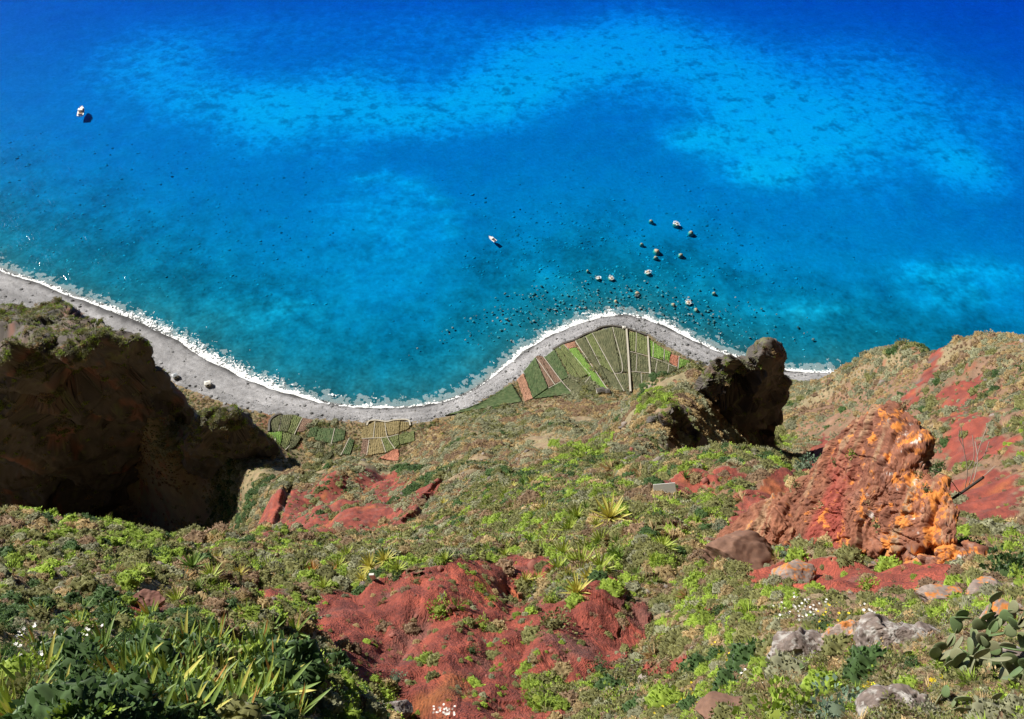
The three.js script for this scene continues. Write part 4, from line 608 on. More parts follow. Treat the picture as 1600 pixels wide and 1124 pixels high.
function boat(px, py, L, bow, label) {
  const p = onLevel(px, py, 0), g = new THREE.Group(); g.position.set(p[0], 0, p[2]); g.rotation.y = bow; add(g, 'motor_boat', { label, category: 'boat', group: 'boats at anchor in the bay' });
  const sec = 14, pos = [], idx = [], deck = [], di = [], beam = (t) => L * 0.21 * Math.pow(Math.sin(Math.PI * clamp(0.1 + 0.55 * (1 - t) + 0.0)), 0.6) * (t > 0.55 ? Math.sqrt(Math.max(0, 1 - ((t - 0.55) / 0.45) ** 2.2)) : 1);
  for (let i = 0; i <= sec; i++) { const t = i / sec, z = -L / 2 + t * L, b = Math.max(0.02, beam(t)), sh = L * (0.07 + 0.05 * t * t); pos.push(-b, sh, z, -b * 0.86, 0.1, z, 0, -L * 0.05 * (1 - t * t), z, b * 0.86, 0.1, z, b, sh, z); deck.push(-b * 0.95, sh - 0.12, z, b * 0.95, sh - 0.12, z); if (i < sec) { for (let k = 0; k < 4; k++) { const s = i * 5 + k; idx.push(s, s + 1, s + 5, s + 1, s + 6, s + 5); } const s = i * 2; di.push(s, s + 2, s + 1, s + 1, s + 2, s + 3); } }
  idx.push(0, 4, 1, 1, 4, 3, 1, 3, 2);
  const hg = geo(pos, idx); const white2 = MAT.white.clone(); white2.side = THREE.DoubleSide;
  add(new THREE.Mesh(hg, white2), 'hull', {}, g); add(new THREE.Mesh(geo(deck, di), white2), 'deck', {}, g);
  const sh = L * 0.085, cab = new THREE.Shape(); cab.moveTo(-L * 0.14, 0); cab.lineTo(-L * 0.12, L * 0.11); cab.lineTo(L * 0.1, L * 0.11); cab.lineTo(L * 0.22, 0);
  const cg = new THREE.ExtrudeGeometry(cab, { depth: L * 0.26, bevelEnabled: true, bevelSize: L * 0.01, bevelThickness: L * 0.01, bevelSegments: 2 }); cg.translate(0, 0, -L * 0.13); cg.rotateY(-Math.PI / 2); cg.translate(0, sh - 0.1, L * 0.03); const cabin = add(new THREE.Mesh(cg, MAT.white), 'cabin', {}, g);
  const ws = new THREE.BoxGeometry(L * 0.24, 0.04, L * 0.09); ws.rotateX(0.74); ws.translate(0, sh + L * 0.06, L * 0.205); add(new THREE.Mesh(ws, MAT.dark), 'windscreen', {}, cabin);
  for (const s of [-1, 1]) { const w = new THREE.BoxGeometry(0.04, L * 0.04, L * 0.17); w.translate(s * (L * 0.142), sh + L * 0.055, 0); add(new THREE.Mesh(w, MAT.dark), 'window', {}, cabin); }
  const cp = new THREE.BoxGeometry(L * 0.22, 0.05, L * 0.16); cp.translate(0, sh - 0.02, -L * 0.29); add(new THREE.Mesh(cp, MAT.teak), 'cockpit_floor', {}, g);
  const seat = new THREE.BoxGeometry(L * 0.24, L * 0.035, L * 0.06); seat.translate(0, sh + L * 0.02, -L * 0.42); add(new THREE.Mesh(seat, MAT.blue), 'bench', {}, g);
  const rail = new THREE.TubeGeometry(new THREE.CatmullRomCurve3([[-L * 0.13, 0.25 * L], [-L * 0.08, 0.4 * L], [0, 0.49 * L], [L * 0.08, 0.4 * L], [L * 0.13, 0.25 * L]].map(([x, z]) => new THREE.Vector3(x, L * 0.16, z))), 24, L * 0.006, 5); add(new THREE.Mesh(rail, MAT.grey), 'bow_rail', {}, g);
  const ant = new THREE.CylinderGeometry(L * 0.004, L * 0.006, L * 0.16, 6); ant.translate(0, sh + L * 0.18, -L * 0.06); add(new THREE.Mesh(ant, MAT.grey), 'mast', {}, cabin);
}
boat(127, 175, 20, Math.PI + 0.2, 'larger white motor boat moored far out in open water'); boat(769, 374, 10.5, Math.PI + 0.72, 'small white motor boat floating in the middle of the bay');
// ───────────────────────── plants ─────────────────────────
function leaves(n, size, shape, seed, core = false, tone = [1, 1, 1]) {             // loose leaves through a low dome; shape: how they stand
  const R = mulberry(seed), pos = [], idx = [], col = []; let k = 0; const a = new THREE.Vector3(), b = new THREE.Vector3(), d = new THREE.Vector3();
  for (let i = 0; i < n; i++) {
    const t = R() * 6.2832, c = R(), rad = Math.pow(R(), 0.4), lump = 0.75 + 0.35 * Math.sin(t * 3 + seed) * Math.cos(t * 2 + seed * 1.7), s = Math.sqrt(1 - c * c) * rad * lump, y = c * rad * 0.85 * (0.8 + 0.3 * Math.sin(t * 2 + seed));
    const x = s * Math.cos(t), z = s * Math.sin(t); d.set(x + (R() - 0.5) * 0.9, y * 0.9 + shape * R(), z + (R() - 0.5) * 0.9).normalize(); a.set(R() - 0.5, R() - 0.5, R() - 0.5).cross(d).normalize(); b.crossVectors(a, d);
    const L = size * (0.7 + 0.7 * R()), w = L * (0.26 + 0.14 * R()), q = 0.75 + 0.5 * R();
    pos.push(x, y, z, x + d.x * L * 0.5 + a.x * w, y + d.y * L * 0.5 + a.y * w, z + d.z * L * 0.5 + a.z * w, x + d.x * L, y + d.y * L - L * 0.1, z + d.z * L, x + d.x * L * 0.5 - a.x * w, y + d.y * L * 0.5 - a.y * w, z + d.z * L * 0.5 - a.z * w); idx.push(k, k + 1, k + 2, k, k + 2, k + 3); k += 4;
    for (let e = 0; e < 4; e++) col.push(tone[0] * q, tone[1] * q, tone[2] * q);
  }
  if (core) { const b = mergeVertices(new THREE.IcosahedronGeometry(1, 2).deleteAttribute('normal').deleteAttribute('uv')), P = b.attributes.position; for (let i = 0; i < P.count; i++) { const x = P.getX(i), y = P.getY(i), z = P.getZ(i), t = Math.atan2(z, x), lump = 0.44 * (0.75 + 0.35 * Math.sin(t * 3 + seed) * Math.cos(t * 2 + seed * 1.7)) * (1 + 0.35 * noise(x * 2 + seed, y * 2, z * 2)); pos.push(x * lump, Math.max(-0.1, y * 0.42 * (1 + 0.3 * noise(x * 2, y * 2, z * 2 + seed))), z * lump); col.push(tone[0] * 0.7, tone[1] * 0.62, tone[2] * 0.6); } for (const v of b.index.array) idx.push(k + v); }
  return geo(pos, idx, { color: col });
}
function blades(n, seed) {                                             // a grass tuft
  const R = mulberry(seed), pos = [], idx = [], col = []; let k = 0;
  for (let i = 0; i < n; i++) { const t = R() * 6.2832, o = R() * 0.5, lean = 0.3 + R() * 0.9, h = 0.5 + 0.6 * R(), x = o * Math.cos(t), z = o * Math.sin(t), w = 0.016 + 0.014 * R(), cx = Math.cos(t + 1.57) * w, cz = Math.sin(t + 1.57) * w, q = 0.75 + 0.5 * R(); pos.push(x - cx, 0, z - cz, x + cx, 0, z + cz, x + Math.cos(t) * lean * 0.35 * h + cx * 0.7, h * 0.7, z + Math.sin(t) * lean * 0.35 * h + cz * 0.7, x + Math.cos(t) * lean * h, h * 0.95, z + Math.sin(t) * lean * h); idx.push(k, k + 1, k + 2, k, k + 2, k + 3); k += 4; for (let e = 0; e < 4; e++) col.push(q, q, q); }
  return geo(pos, idx, { color: col });
}
function mound(seed) {                                                // a dense cushion shrub: lumpy body, short leaves all over it
  const b = mergeVertices(new THREE.IcosahedronGeometry(1, 6).deleteAttribute('normal').deleteAttribute('uv')), P = b.attributes.position, pos = [], idx = [], col = [], R = mulberry(seed), v = new THREE.Vector3();
  const at3 = (x, y, z) => (0.78 + 0.3 * noise(x * 1.7 + seed, y * 1.7, z * 1.7) + 0.2 * noise(x * 4 + seed, y * 4, z * 4) + 0.1 * noise(x * 9 + seed, y * 9, z * 9));
  for (let i = 0; i < P.count; i++) { v.fromBufferAttribute(P, i); const q = at3(v.x, v.y, v.z), c = 0.8 + 0.6 * noise(v.x * 7, v.y * 7 + seed, v.z * 7); pos.push(v.x * q, Math.max(-0.15, v.y * q * 0.62), v.z * q); col.push(c, c, c * 0.95); } for (const k of b.index.array) idx.push(k);
  let k = P.count; const a = new THREE.Vector3(), d = new THREE.Vector3();
  for (let i = 0; i < 200; i++) { const t = R() * 6.2832, c = R() * 0.95, s = Math.sqrt(1 - c * c); v.set(s * Math.cos(t), c, s * Math.sin(t)); const q = at3(v.x, v.y, v.z) * 0.97, x = v.x * q, y = v.y * q * 0.62, z = v.z * q; d.set(v.x + R() - 0.5, v.y + 0.5 * R(), v.z + R() - 0.5).normalize(); a.set(R() - 0.5, R() - 0.5, R() - 0.5).cross(d).normalize(); const L = 0.1 + 0.14 * R(), w = L * 0.3, g = 0.8 + 0.55 * R(); pos.push(x, y, z, x + d.x * L * 0.5 + a.x * w, y + d.y * L * 0.5 + a.y * w, z + d.z * L * 0.5 + a.z * w, x + d.x * L, y + d.y * L, z + d.z * L, x + d.x * L * 0.5 - a.x * w, y + d.y * L * 0.5 - a.y * w, z + d.z * L * 0.5 - a.z * w); idx.push(k, k + 1, k + 2, k, k + 2, k + 3); k += 4; for (let e = 0; e < 4; e++) col.push(g, g, g * 0.95); }
  return geo(pos, idx, { color: col });
}
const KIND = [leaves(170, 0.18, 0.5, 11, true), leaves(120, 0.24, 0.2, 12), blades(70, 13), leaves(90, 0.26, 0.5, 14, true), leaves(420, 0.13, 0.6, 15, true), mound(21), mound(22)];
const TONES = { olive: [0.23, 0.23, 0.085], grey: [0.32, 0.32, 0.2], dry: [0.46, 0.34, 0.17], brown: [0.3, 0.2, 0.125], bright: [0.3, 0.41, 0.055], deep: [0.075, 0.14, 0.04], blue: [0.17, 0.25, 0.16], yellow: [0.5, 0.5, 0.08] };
const PUT = KIND.map(() => []), UPV = new THREE.Vector3(0, 1, 0);
const put = (k, p, r, tone, v = 1) => PUT[k].push([p.x, p.y, p.z, r, tone[0] * v, tone[1] * v, tone[2] * v]);
{
  const p = new THREE.Vector3();
  const J60 = (() => { let j = 0; while (rOf(j) < 26) j++; return j; })();
  for (let q = 0; q < 1150000; q++) {
    const fi = rnd() * (NA - 2), fj = q < 550000 ? Math.pow(rnd(), 0.9) * (NR - 2) : J60 + rnd() * (NR - 2 - J60), i = Math.floor(fi), j = Math.floor(fj), s = j * NA + i, d = TD[s]; if (TIN[s] < 2 || Math.abs(azOf(i)) > 1.34) continue;
    const u = fi - i, v = fj - j, X = (c) => lerp(lerp(TP[s * 3 + c], TP[(s + 1) * 3 + c], u), lerp(TP[(s + NA) * 3 + c], TP[(s + NA + 1) * 3 + c], u), v); p.set(X(0), X(1), X(2));
    const pr = project(p.x, p.y, p.z); if (d > 60 && (pr[0] < -350 || pr[0] > 1950)) continue;
    const big = fbm(p.x / 46, p.y / 46, p.z / 46, 2), mid = noise(p.x / 9 + 9, p.y / 9, p.z / 9), fine = noise(p.x / 2.4, p.y / 2.4, p.z / 2.4 + 5), patchy = noise(p.x * 9 / d + 3, p.y * 9 / d, p.z * 9 / d);
    const sp1 = noise(p.x * 16 / d + 31, p.y * 16 / d, p.z * 16 / d), sp2 = noise(p.x * 5 / d + 77, p.y * 5 / d, p.z * 5 / d + 9); const red = TRED[s], lush = TLUSH[s]; let dens = 0.33 + 0.3 * mid + 0.9 * patchy + 0.35 * sp1 + 0.2 * big; if (d < 26) dens += 0.3; if (red) dens *= red > 0.8 ? d > 110 ? 0.07 : 0.045 : 0.45; if (TBARE[s]) dens *= d > 110 ? 0.8 : 0.5; if (d > 130 && red < 0.8) dens += 0.15; if (lush) dens = 0.75; if (TIN[s] < 14) dens *= 0.7;
    if (rnd() > dens) continue; if (d > 400 && inField(p.x, p.z)) continue;
    const big1 = rnd() < (sp1 > 0.15 ? 0.16 : 0.03) * (d < 24 ? 1.5 : 1), r = Math.max(0.055, d < 60 ? d * 0.0043 : 0.258 * Math.pow(d / 60, 0.62)) * (big1 ? rr(1.8, 3.6) : rr(0.45, 1.3)) * (lush ? 0.85 : 1), t = clamp(0.5 + 0.55 * (rnd() - 0.5) + 0.75 * sp1 + 0.55 * sp2, 0, 1.2), near = smooth(90, 25, d), w = rr(0.7, 1.3);
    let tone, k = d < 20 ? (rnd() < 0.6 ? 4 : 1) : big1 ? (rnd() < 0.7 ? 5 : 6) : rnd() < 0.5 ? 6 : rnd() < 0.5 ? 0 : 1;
    if (lush) { tone = t < 0.6 ? TONES.bright : TONES.olive; k = rnd() < 0.12 ? 2 : k; }
    else if (d > 160) { tone = t < 0.25 ? TONES.brown : t < 0.5 ? TONES.dry : t < 0.85 ? TONES.grey : t < 1.1 ? TONES.olive : TONES.deep; k = rnd() < 0.75 ? 5 + (q & 1) : 3; }
    else if (t < 0.27) tone = TONES.brown; else if (t < 0.5) { tone = TONES.dry; if (rnd() < 0.3) k = 2; } else if (t < 0.72) tone = TONES.olive; else if (t < 0.82) tone = TONES.grey; else if (t < 0.82 + 0.16 * near + 0.13) { tone = TONES.bright; if (rnd() < 0.12) k = 2; } else if (t < 1.08) tone = TONES.deep; else tone = TONES.olive;
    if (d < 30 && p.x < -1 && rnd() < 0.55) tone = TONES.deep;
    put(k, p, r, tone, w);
  }
  // thickets and hedges between the fields at the foot of the cliff
  for (let q = 0; q < 16000; q++) { const a = fieldPoint([rr(225, 1230), rr(560, 740)]); if (heightAt(a.x, a.z) > 34 || signed(INNER, a.x, a.z) < 1.5 || inField(a.x, a.z)) continue; const n = noise(a.x / 16, a.z / 16), t = rnd() + 0.4 * n; a.y = heightAt(a.x, a.z); put(n > 0.25 ? 0 : 3, a, rr(0.5, 1.3) * (n > 0.2 ? 1.7 : 1), t < 0.3 ? TONES.grey : t < 0.6 ? TONES.olive : t < 0.85 ? TONES.bright : TONES.deep, rr(0.6, 1)); }
  // scrub that clings to the rock stack, the pinnacle and the knoll
  for (const [mesh, n, r0, r1] of [[stackMesh, 3200, 0.3, 1.1], [pinnacleMesh, 1400, 0.3, 0.9], [knollMesh, 3600, 0.8, 2.4], [headMesh, 26000, 0.9, 2.6], [cragMesh, 60, 0.2, 0.5]]) {
    const P = mesh.geometry.attributes.position, N = mesh.geometry.attributes.normal;
    for (let q = 0; q < n; q++) { const i = Math.floor(rnd() * P.count), ny = N.getY(i), f = noise(P.getX(i) / 6, P.getY(i) / 6, P.getZ(i) / 6); if (ny + 0.5 * f < 0.45) continue; p.fromBufferAttribute(P, i); const t = rnd(); put(3, p, rr(r0, r1), t < 0.45 ? TONES.olive : t < 0.7 ? TONES.grey : t < 0.88 ? TONES.bright : TONES.dry, rr(0.7, 1.1)); }
  }
  PUT.forEach((list, k) => {
    if (!list.length) return; const im = new THREE.InstancedMesh(KIND[k], MAT.leaf, list.length), M = new THREE.Matrix4(), Q = new THREE.Quaternion(), c = new THREE.Color();
    list.forEach(([x, y, z, r, a, b, e], n) => { Q.setFromAxisAngle(UPV, rnd() * 6.28); im.setMatrixAt(n, M.compose(p.set(x, y - r * 0.12, z), Q, new THREE.Vector3(r * rr(0.8, 1.3), r * rr(0.6, 1.0) * (k === 2 ? 0.7 : 1), r * rr(0.8, 1.3)))); im.setColorAt(n, c.setRGB(a, b, e)); });
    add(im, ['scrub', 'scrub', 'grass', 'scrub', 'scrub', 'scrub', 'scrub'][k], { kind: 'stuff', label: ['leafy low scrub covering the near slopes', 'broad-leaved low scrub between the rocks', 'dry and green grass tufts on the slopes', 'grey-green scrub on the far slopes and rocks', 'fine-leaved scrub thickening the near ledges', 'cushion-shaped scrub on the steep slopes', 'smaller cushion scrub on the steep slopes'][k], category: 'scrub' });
  });
}
{ // loose stones on the slopes
  const list = [], M = new THREE.Matrix4(), Q = new THREE.Quaternion(), E = new THREE.Euler(), c = new THREE.Color();
  for (let q = 0; q < 9000; q++) { const i = Math.floor(rnd() * (NA - 1)), j = Math.floor(rnd() * (NR - 1)), s = j * NA + i, d = TD[s]; if (TIN[s] < 6 || d > 380) continue; const x = TP[s * 3], y = TP[s * 3 + 1], z = TP[s * 3 + 2], n = noise(x * 7 / d, y * 7 / d, z * 7 / d); if (n < 0.05 || (TRED[s] > 0.5 && rnd() < 0.85)) continue; list.push([x, y, z, d * rr(0.0012, 0.0045) * (rnd() < 0.06 ? 2 : 1), TRED[s] > 0.5]); }
  const im = new THREE.InstancedMesh(stoneGeos[2], new THREE.MeshStandardMaterial({ color: 0xffffff, roughness: 0.95 }), list.length);
  list.forEach(([x, y, z, r, red], k) => { im.setMatrixAt(k, M.compose(new THREE.Vector3(x, y, z), Q.setFromEuler(E.set(rr(-1, 1), rr(0, 6), rr(-1, 1))), new THREE.Vector3(r, r * rr(0.6, 1), r * rr(0.7, 1.2)))); const v = rr(0.6, 1.4); im.setColorAt(k, red ? c.setRGB(0.2 * v, 0.07 * v, 0.05 * v) : c.setRGB(0.2 * v, 0.165 * v, 0.14 * v)); });
  add(im, 'slope_stones', { kind: 'stuff', label: 'loose brown and grey stones strewn over the slopes', category: 'stones' });
}
// shrubs that stand out one by one
const shrubLabel = { red: 'green shrub alone on bare red earth', };
function shrub(px, py, w, tone, label, k = 4, group) {
  const g = ground(px, py + w * 0.3); if (!g) return; const r = w * g.d / F / 2 * 1.15, key = tone.join() + k;
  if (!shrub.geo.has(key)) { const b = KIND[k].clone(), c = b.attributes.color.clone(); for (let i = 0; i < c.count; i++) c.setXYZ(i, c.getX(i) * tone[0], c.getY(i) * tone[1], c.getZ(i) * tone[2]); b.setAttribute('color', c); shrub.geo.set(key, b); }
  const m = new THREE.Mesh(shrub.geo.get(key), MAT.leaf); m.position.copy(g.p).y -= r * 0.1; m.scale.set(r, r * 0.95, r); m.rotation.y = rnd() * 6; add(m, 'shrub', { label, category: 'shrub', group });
}
shrub.geo = new Map();
for (const [px, py, w, t, label] of [[691, 941, 46, 'bright', 'flat bright green shrub in the middle of the red bowl'], [757, 969, 34, 'bright', 'round bright green shrub on the red slope, casting a small shadow'], [740, 1010, 24, 'deep', 'small dark shrub below the round bright one'], [937, 1034, 38, 'deep', 'round dark green shrub on the right side of the red bowl'],
  [843, 1076, 58, 'bright', 'large yellow-green shrub at the bottom of the red bowl'], [863, 958, 66, 'olive', 'wide olive shrub on the rim right of the red bowl'], [751, 912, 30, 'bright', 'green shrub on the upper rim of the red bowl'], [771, 930, 22, 'bright', 'little bright shrub just below the upper rim'], [701, 863, 36, 'deep', 'dark green shrub above the red bowl'], [625, 1050, 30, 'blue', 'blue-green shrub on the shaded red slope'],
  [490, 1000, 46, 'grey', 'grey-green shrub at the left edge of the red bowl'], [1130, 823, 50, 'blue', 'round grey-blue shrub near the broad brown boulder'], [1107, 872, 26, 'blue', 'grey-blue shrub against the side of the broad boulder'], [1225, 858, 32, 'blue', 'grey-blue shrub behind the broad brown boulder'], [1035, 868, 44, 'bright', 'bright green cushion shrub left of the broad boulder'], [1105, 792, 38, 'bright', 'bright green shrub patch below the white slab'],
  [1472, 724, 42, 'deep', 'bushy green shrub in the notch behind the lichen crag'], [1515, 845, 40, 'deep', 'dark green shrub in the shade right of the lichen crag'], [1352, 905, 40, 'bright', 'bright yellow-green shrub under the lichen crag'], [1287, 765, 24, 'olive', 'yellow-green shrub growing on the lichen crag'], [1575, 870, 90, 'deep', 'big dark shrub at the right edge of the slope'], [1260, 715, 50, 'blue', 'grey shrub in the gully left of the lichen crag'],
  [1010, 1055, 60, 'olive', 'olive shrub on the red slope right of the bowl'], [1215, 955, 60, 'olive', 'olive shrub with white flowers on the right slope'], [1230, 1085, 130, 'bright', 'large glossy green bush at the lower right'], [1310, 1095, 110, 'blue', 'blue-green succulent bush beside the glossy bush'], [1030, 1000, 50, 'olive', 'olive shrub in the middle of the right slope'], [960, 1085, 50, 'bright', 'yellow-green shrub near the lower edge of the red slope'],
  [905, 700, 46, 'bright', 'thick light green shrub on the far apron slope'], [935, 690, 36, 'grey', 'grey-green shrub on the far apron slope'], [925, 715, 30, 'deep', 'dark shrub below the far light green shrub']]) shrub(px, py, w, TONES[t], label);
{ // the largest of the other shrubs
  const spots = []; for (let q = 0; q < 6000 && spots.length < 215; q++) { const px = rr(0, 1600), py = rr(850, 1120), g = ground(px, py); if (!g || g.d > 70 || TRED[g.s] > 0.5 || Math.hypot((px - 1525) / 95, (py - 1045) / 75) < 1) continue; if (spots.some((o) => Math.hypot(o[0] - px, o[1] - py) < (px < 480 ? 26 : 34))) continue; spots.push([px, py]); }
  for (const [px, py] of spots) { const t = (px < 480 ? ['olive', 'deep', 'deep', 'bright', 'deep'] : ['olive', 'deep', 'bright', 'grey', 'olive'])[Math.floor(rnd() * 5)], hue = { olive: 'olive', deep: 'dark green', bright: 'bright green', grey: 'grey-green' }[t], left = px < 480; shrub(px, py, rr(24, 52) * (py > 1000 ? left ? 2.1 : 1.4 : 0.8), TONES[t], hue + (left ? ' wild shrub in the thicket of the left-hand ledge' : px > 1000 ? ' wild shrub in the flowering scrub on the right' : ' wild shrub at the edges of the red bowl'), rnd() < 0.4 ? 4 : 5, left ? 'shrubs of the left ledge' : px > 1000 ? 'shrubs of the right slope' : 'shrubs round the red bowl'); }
}
// agaves: sword leaves in a rosette
function swordLeaf(bend, width) {
  const pos = [], idx = [], n = 6; for (let i = 0; i <= n; i++) { const t = i / n, w = width * Math.pow(Math.sin(Math.PI * Math.min(0.98, 0.22 + 0.78 * t)), 0.8) * (t > 0.97 ? 0.1 : 1), x = t * Math.cos(bend * t), y = t * Math.sin(bend * t) * 0.6 - bend * t * t * 0.15; pos.push(x, y + w * 0.35, -w, x, y, 0, x, y + w * 0.35, w); if (i < n) { const s = i * 3; idx.push(s, s + 3, s + 1, s + 1, s + 3, s + 4, s + 1, s + 4, s + 2, s + 2, s + 4, s + 5); } } return geo(pos, idx);
}
const SWORD = [swordLeaf(0.12, 0.042), swordLeaf(-0.35, 0.046), swordLeaf(0.35, 0.038)];
const agaveTone = { lime: [0.4, 0.47, 0.08], yellow: [0.58, 0.53, 0.12], green: [0.2, 0.3, 0.06], rust: [0.55, 0.29, 0.08] };
const AGMAT = Object.fromEntries(Object.entries(agaveTone).map(([k, c]) => [k, new THREE.MeshPhysicalMaterial({ color: new THREE.Color().setRGB(...c), roughness: 0.55, transmission: 0.3, thickness: 0, side: THREE.DoubleSide, specularIntensity: 0.6 })]));
function leafMatrices(n, R, flat) { const out = []; for (let i = 0; i < n; i++) { const t = i / n, el = lerp(1.45, flat, Math.pow(t, 0.8)) + (R() - 0.5) * 0.2, a = i * 2.39996 + R() * 0.3, L = (0.7 + 0.4 * R()) * (t < 0.15 ? 0.75 : 1); out.push(new THREE.Matrix4().makeRotationY(a).multiply(new THREE.Matrix4().makeRotationZ(el)).multiply(new THREE.Matrix4().makeScale(L, L, L)).premultiply(new THREE.Matrix4().makeTranslation(0, 0.06 + 0.1 * (1 - t), 0))); } return out; }
const ROSETTE = [0.1, 0.3, 0.5].map((flat, q) => { const R = mulberry(90 + q); return mergeGeometries(leafMatrices(38, R, flat).map((m, i) => SWORD[i % 3].clone().applyMatrix4(m))); });
function agave(px, py, r, tone, label, group, single = false) {
  const g = ground(px, py); if (!g) return; const L = r * g.d / F * (single ? 1.1 : 1.5), o = new THREE.Group(); o.position.copy(g.p).y -= L * 0.04; o.scale.setScalar(L); o.rotation.set(-0.12 + rr(-0.1, 0.1), rnd() * 6, rr(-0.15, 0.15));
  const hue = { lime: 'lime green', yellow: 'pale yellow', green: 'dark green', rust: 'rust-coloured' }[tone]; if (group) label = label.replace(/agave/, hue + ' agave');
  add(o, 'agave', { label, category: 'agave', group });
  if (single) { const R = mulberry(Math.floor(px * 7 + py)); leafMatrices(26, R, 0.55).forEach((m, i) => { const f = new THREE.Mesh(SWORD[i % 3], AGMAT[i % 11 === 5 ? 'yellow' : i % 9 === 8 ? 'rust' : i % 3 === 1 ? 'green' : tone]); f.applyMatrix4(m); add(f, 'leaf', {}, o); }); }
  else add(new THREE.Mesh(ROSETTE[Math.floor(rnd() * 3)], AGMAT[tone]), 'rosette', {}, o);
}
agave(952, 812, 29, 'yellow', 'largest yellow-edged agave rosette in the middle of the slope');
{ // dense stand of agaves on the near ledge
  const list = []; for (let q = 0; q < 3000 && list.length < 66; q++) { const px = rr(-20, 470), py = rr(960, 1130), c = Math.hypot((px - 320) / 130, (py - 1070) / 70); if (rnd() > (c < 1 ? 1 : 0.3) || list.some((o) => Math.hypot(o[0] - px, o[1] - py) < (c < 1 ? 22 : 38))) continue; list.push([px, py, c]); }
  for (const [px, py, c] of list) { const big = c < 1; agave(px, py, rr(34, 52) * (0.6 + 0.55 * (py - 960) / 160) * (big ? 1.3 : 1.1), rnd() < 0.75 ? 'lime' : 'green', big ? 'tall backlit agave in the big clump at the lower left' : 'agave scattered in the thicket of the left ledge', big ? 'agaves of the lower left clump' : 'agaves of the left ledge', true); }
}
for (const [px, py, r] of [[300, 885, 20], [340, 880, 14], [285, 905, 14], [330, 905, 18], [310, 920, 13], [375, 900, 13], [395, 915, 11], [420, 885, 13], [215, 900, 14], [275, 940, 16], [445, 905, 12], [470, 880, 14], [350, 920, 10], [505, 920, 14], [130, 955, 14], [520, 900, 14], [555, 880, 16], [580, 885, 18], [600, 875, 16], [620, 890, 16], [540, 870, 14], [640, 880, 12], [490, 895, 14], [465, 920, 13], [530, 885, 15], [565, 905, 12]]) agave(px, py, r, ['lime', 'yellow', 'rust', 'lime', 'green'][Math.floor(rnd() * 5)], px < 460 ? 'small agave on the left shoulder above the thicket' : 'agave in the band of rosettes above the red bowl', px < 460 ? 'agaves of the left shoulder' : 'agaves above the red bowl');
for (const [px, py, r] of [[905, 885, 26], [935, 890, 22], [880, 870, 20], [915, 860, 18], [885, 830, 18], [900, 810, 18], [865, 820, 15], [935, 850, 18], [850, 800, 14], [900, 930, 22], [885, 905, 16], [1033, 855, 18], [1020, 880, 12], [855, 850, 16], [825, 815, 14], [960, 870, 14], [870, 890, 18]]) agave(px, py, r, ['lime', 'green', 'yellow', 'lime'][Math.floor(rnd() * 4)], 'agave in the loose cluster below the largest rosette', 'agaves below the largest rosette');
for (const [px, py, r] of [[770, 765, 11], [785, 780, 10], [760, 790, 11], [795, 800, 12], [780, 815, 11], [815, 770, 9], [740, 800, 10], [720, 790, 8], [755, 760, 9], [800, 745, 8], [785, 830, 12], [765, 850, 12], [745, 840, 10], [1082, 752, 22], [870, 765, 9], [1070, 745, 10]]) agave(px, py, r, ['lime', 'green', 'green'][Math.floor(rnd() * 3)], px > 1000 ? 'straggling agave with dead leaves beside the white slab' : 'small green agave on the upper middle slope', px > 1000 ? 'agaves by the slab' : 'agaves of the upper middle slope');
{ const spots = []; for (let q = 0; q < 3000 && spots.length < 70; q++) { const px = rr(690, 1010), py = rr(745, 915), g = ground(px, py); if (!g || TRED[g.s] > 0.5 || spots.some((o) => Math.hypot(o[0] - px, o[1] - py) < 12) || noise(px / 60, py / 40, 4) < -0.05) continue; spots.push([px, py, rr(6, 10) + (py - 745) * 0.035]); }
  for (const [px, py, r] of spots) agave(px, py, r, ['lime', 'green', 'yellow', 'lime', 'green'][Math.floor(rnd() * 5)], 'wild agave rosette ' + (py < 800 ? 'high on' : py < 860 ? 'halfway down' : 'low on') + ' the middle slope, ' + (px < 790 ? 'above the red bowl' : px < 900 ? 'near the largest rosette' : 'towards the white slab'), 'agaves strewn over the middle slope'); }
// prickly pears: each pad is a part
const PADMAT = [[0.15, 0.18, 0.08], [0.19, 0.19, 0.1], [0.11, 0.16, 0.06]].map((c) => new THREE.MeshStandardMaterial({ color: new THREE.Color().setRGB(...c), roughness: 0.6 }));
const PAD = (() => { const g = new THREE.SphereGeometry(1, 14, 10), P = g.attributes.position; for (let i = 0; i < P.count; i++) { const y = P.getY(i), k = 0.62 + 0.18 * y; P.setXYZ(i, P.getX(i) * k * 0.95, y + 0.95, P.getZ(i) * 0.13); } g.computeVertexNormals(); return g; })();
function pear(px, py, n, spread, size, label) {
  const g = ground(px, py), o = new THREE.Group(); o.position.copy(g.p); add(o, 'prickly_pear', { label, category: 'cactus' });
  const bases = []; for (let i = 0; i < n; i++) { const from = i > 6 && rnd() < 0.8 ? bases[Math.floor(rnd() * bases.length)] : null, m = new THREE.Mesh(PAD, PADMAT[i % 3]), s = size * rr(0.75, 1.15), lean = rr(-0.7, 0.7), turn = rnd() * 6.28; const p = from ? from.clone() : (() => { const x = rr(-spread, spread), z = rr(-spread, spread) * 0.7; return new THREE.Vector3(x, heightAt(g.p.x + x, g.p.z + z) - g.p.y - 0.03, z); })(); m.position.copy(p); m.rotation.set(lean * 0.8, turn, lean); m.scale.setScalar(s / 2); add(m, 'pad', {}, o); m.updateMatrix(); bases.push(new THREE.Vector3(rr(-0.4, 0.4), 1.75, 0).applyMatrix4(m.matrix)); if (bases.length > 40) bases.shift(); }
}
rnd = mulberry(404);
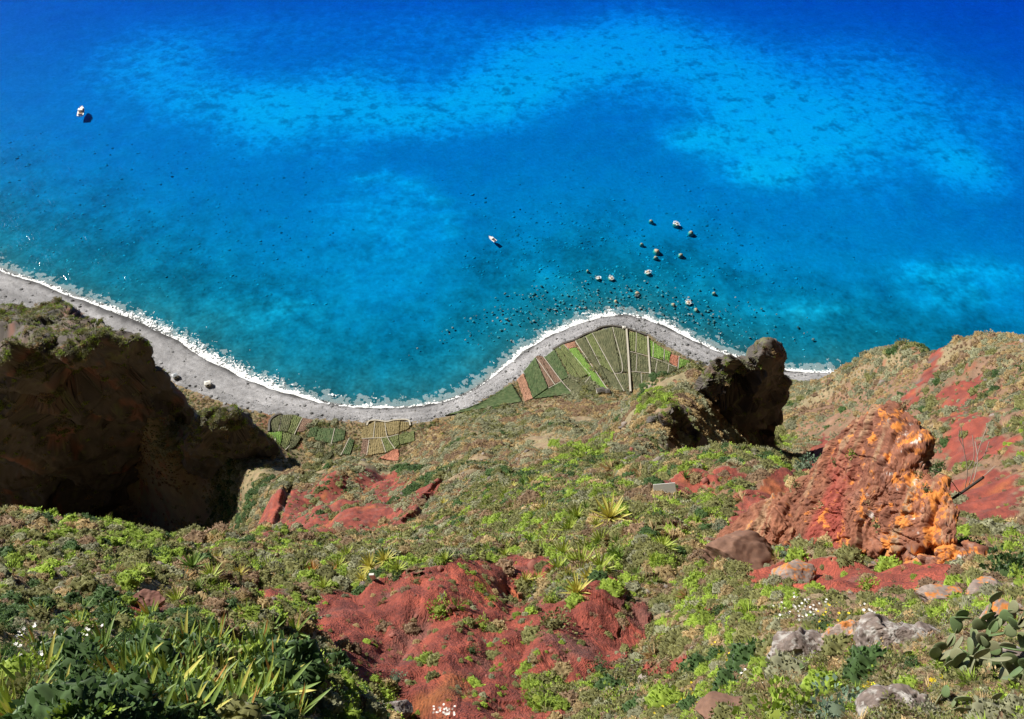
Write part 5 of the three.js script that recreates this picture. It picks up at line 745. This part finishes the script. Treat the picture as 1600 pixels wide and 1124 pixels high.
pear(1525, 1050, 170, 0.85, 0.3, 'sprawling prickly pear with many pads at the right'); pear(1262, 1048, 12, 0.2, 0.24, 'few prickly pear pads in front of the large grey boulder'); pear(1480, 1110, 14, 0.25, 0.24, 'prickly pear pads at the lower right edge');
// flowers
{
  const petals = (() => { const pos = [], idx = []; for (let k = 0; k < 6; k++) { const a = k * 1.0472; pos.push(0, 0, 0, Math.cos(a - 0.4) * 0.8, 0.12, Math.sin(a - 0.4) * 0.8, Math.cos(a) * 1.1, 0.16, Math.sin(a) * 1.1, Math.cos(a + 0.4) * 0.8, 0.12, Math.sin(a + 0.4) * 0.8); idx.push(k * 4, k * 4 + 2, k * 4 + 1, k * 4, k * 4 + 3, k * 4 + 2); } return geo(pos, idx); })();
  const spots = (list) => { const out = []; for (const [px, py, w, n] of list) for (let i = 0; i < n; i++) { const g = ground(px + (rnd() + rnd() - 1) * w, py + (rnd() + rnd() - 1) * w * 0.6); if (g) out.push([g.p.x, g.p.y + g.d * 0.012 * rr(0.5, 1.6), g.p.z, 0.022 + g.d * 0.0007]); } return out; };
  const put2 = (list, color, name, label) => { const s = spots(list), im = new THREE.InstancedMesh(petals, new THREE.MeshStandardMaterial({ color, roughness: 0.8, side: THREE.DoubleSide }), s.length), M = new THREE.Matrix4(), Q = new THREE.Quaternion(), E = new THREE.Euler(); s.forEach(([x, y, z, r], i) => im.setMatrixAt(i, M.compose(new THREE.Vector3(x, y, z), Q.setFromEuler(E.set(rr(-0.6, 0.6), rr(0, 6), rr(-0.6, 0.6))), new THREE.Vector3(r, r, r)))); add(im, name, { kind: 'stuff', label, category: 'flowers' }); };
  put2([[1180, 1055, 26, 60], [1145, 1080, 22, 26], [1230, 950, 40, 30], [700, 1112, 22, 30], [1255, 965, 40, 22], [1170, 1062, 50, 24], [60, 1010, 60, 30], [150, 1000, 50, 16], [1125, 1095, 18, 10], [1350, 965, 30, 12]], 0xf6f4ee, 'white_flowers', 'small white flowers dotted in the scrub');
  put2([[1090, 1090, 60, 90], [1140, 1030, 50, 60], [1050, 1110, 70, 70], [1290, 970, 40, 40], [1200, 1020, 40, 30], [1350, 1075, 10, 6], [1450, 1070, 10, 5]], 0xe8cf1e, 'yellow_flowers', 'small yellow flowers dotted in the scrub');
}
{ // dead tree
  const root = at(1490, 778, 47), tip = at(1537, 746, 46), g = new THREE.Group(); g.position.set(...root); add(g, 'dead_tree', { label: 'leafless dead tree leaning out behind the lichen crag', category: 'tree' });
  const rel = (px, py, d) => { const p = at(px, py, d); return new THREE.Vector3(p[0] - root[0], p[1] - root[1], p[2] - root[2]); };
  const limb = (list, r, name, mat) => add(new THREE.Mesh(new THREE.TubeGeometry(new THREE.CatmullRomCurve3(list.map((a) => rel(...a))), 14, r, 6), mat), name, {}, g);
  limb([[1478, 786, 47.5], [1500, 772, 47], [1520, 758, 46.5], [1537, 746, 46]], 0.075, 'trunk', MAT.charred);
  for (const l of [[[1508, 765, 46.8], [1512, 735, 46], [1506, 700, 45.5], [1502, 665, 45]], [[1514, 760, 46.6], [1524, 725, 46.2], [1534, 690, 46], [1544, 665, 46]], [[1520, 757, 46.5], [1528, 720, 47], [1524, 690, 47.4]], [[1524, 755, 46.4], [1545, 738, 46], [1556, 728, 46]], [[1500, 770, 47], [1480, 745, 46], [1458, 735, 45.5]], [[1512, 735, 46], [1522, 715, 45.6], [1520, 680, 45.4]], [[1506, 700, 45.5], [1499, 685, 45.3], [1500, 672, 45]], [[1524, 725, 46.2], [1538, 712, 46], [1546, 690, 45.8]]]) limb(l, 0.02, 'branch', MAT.bark);
}
renderer.render(scene, camera);
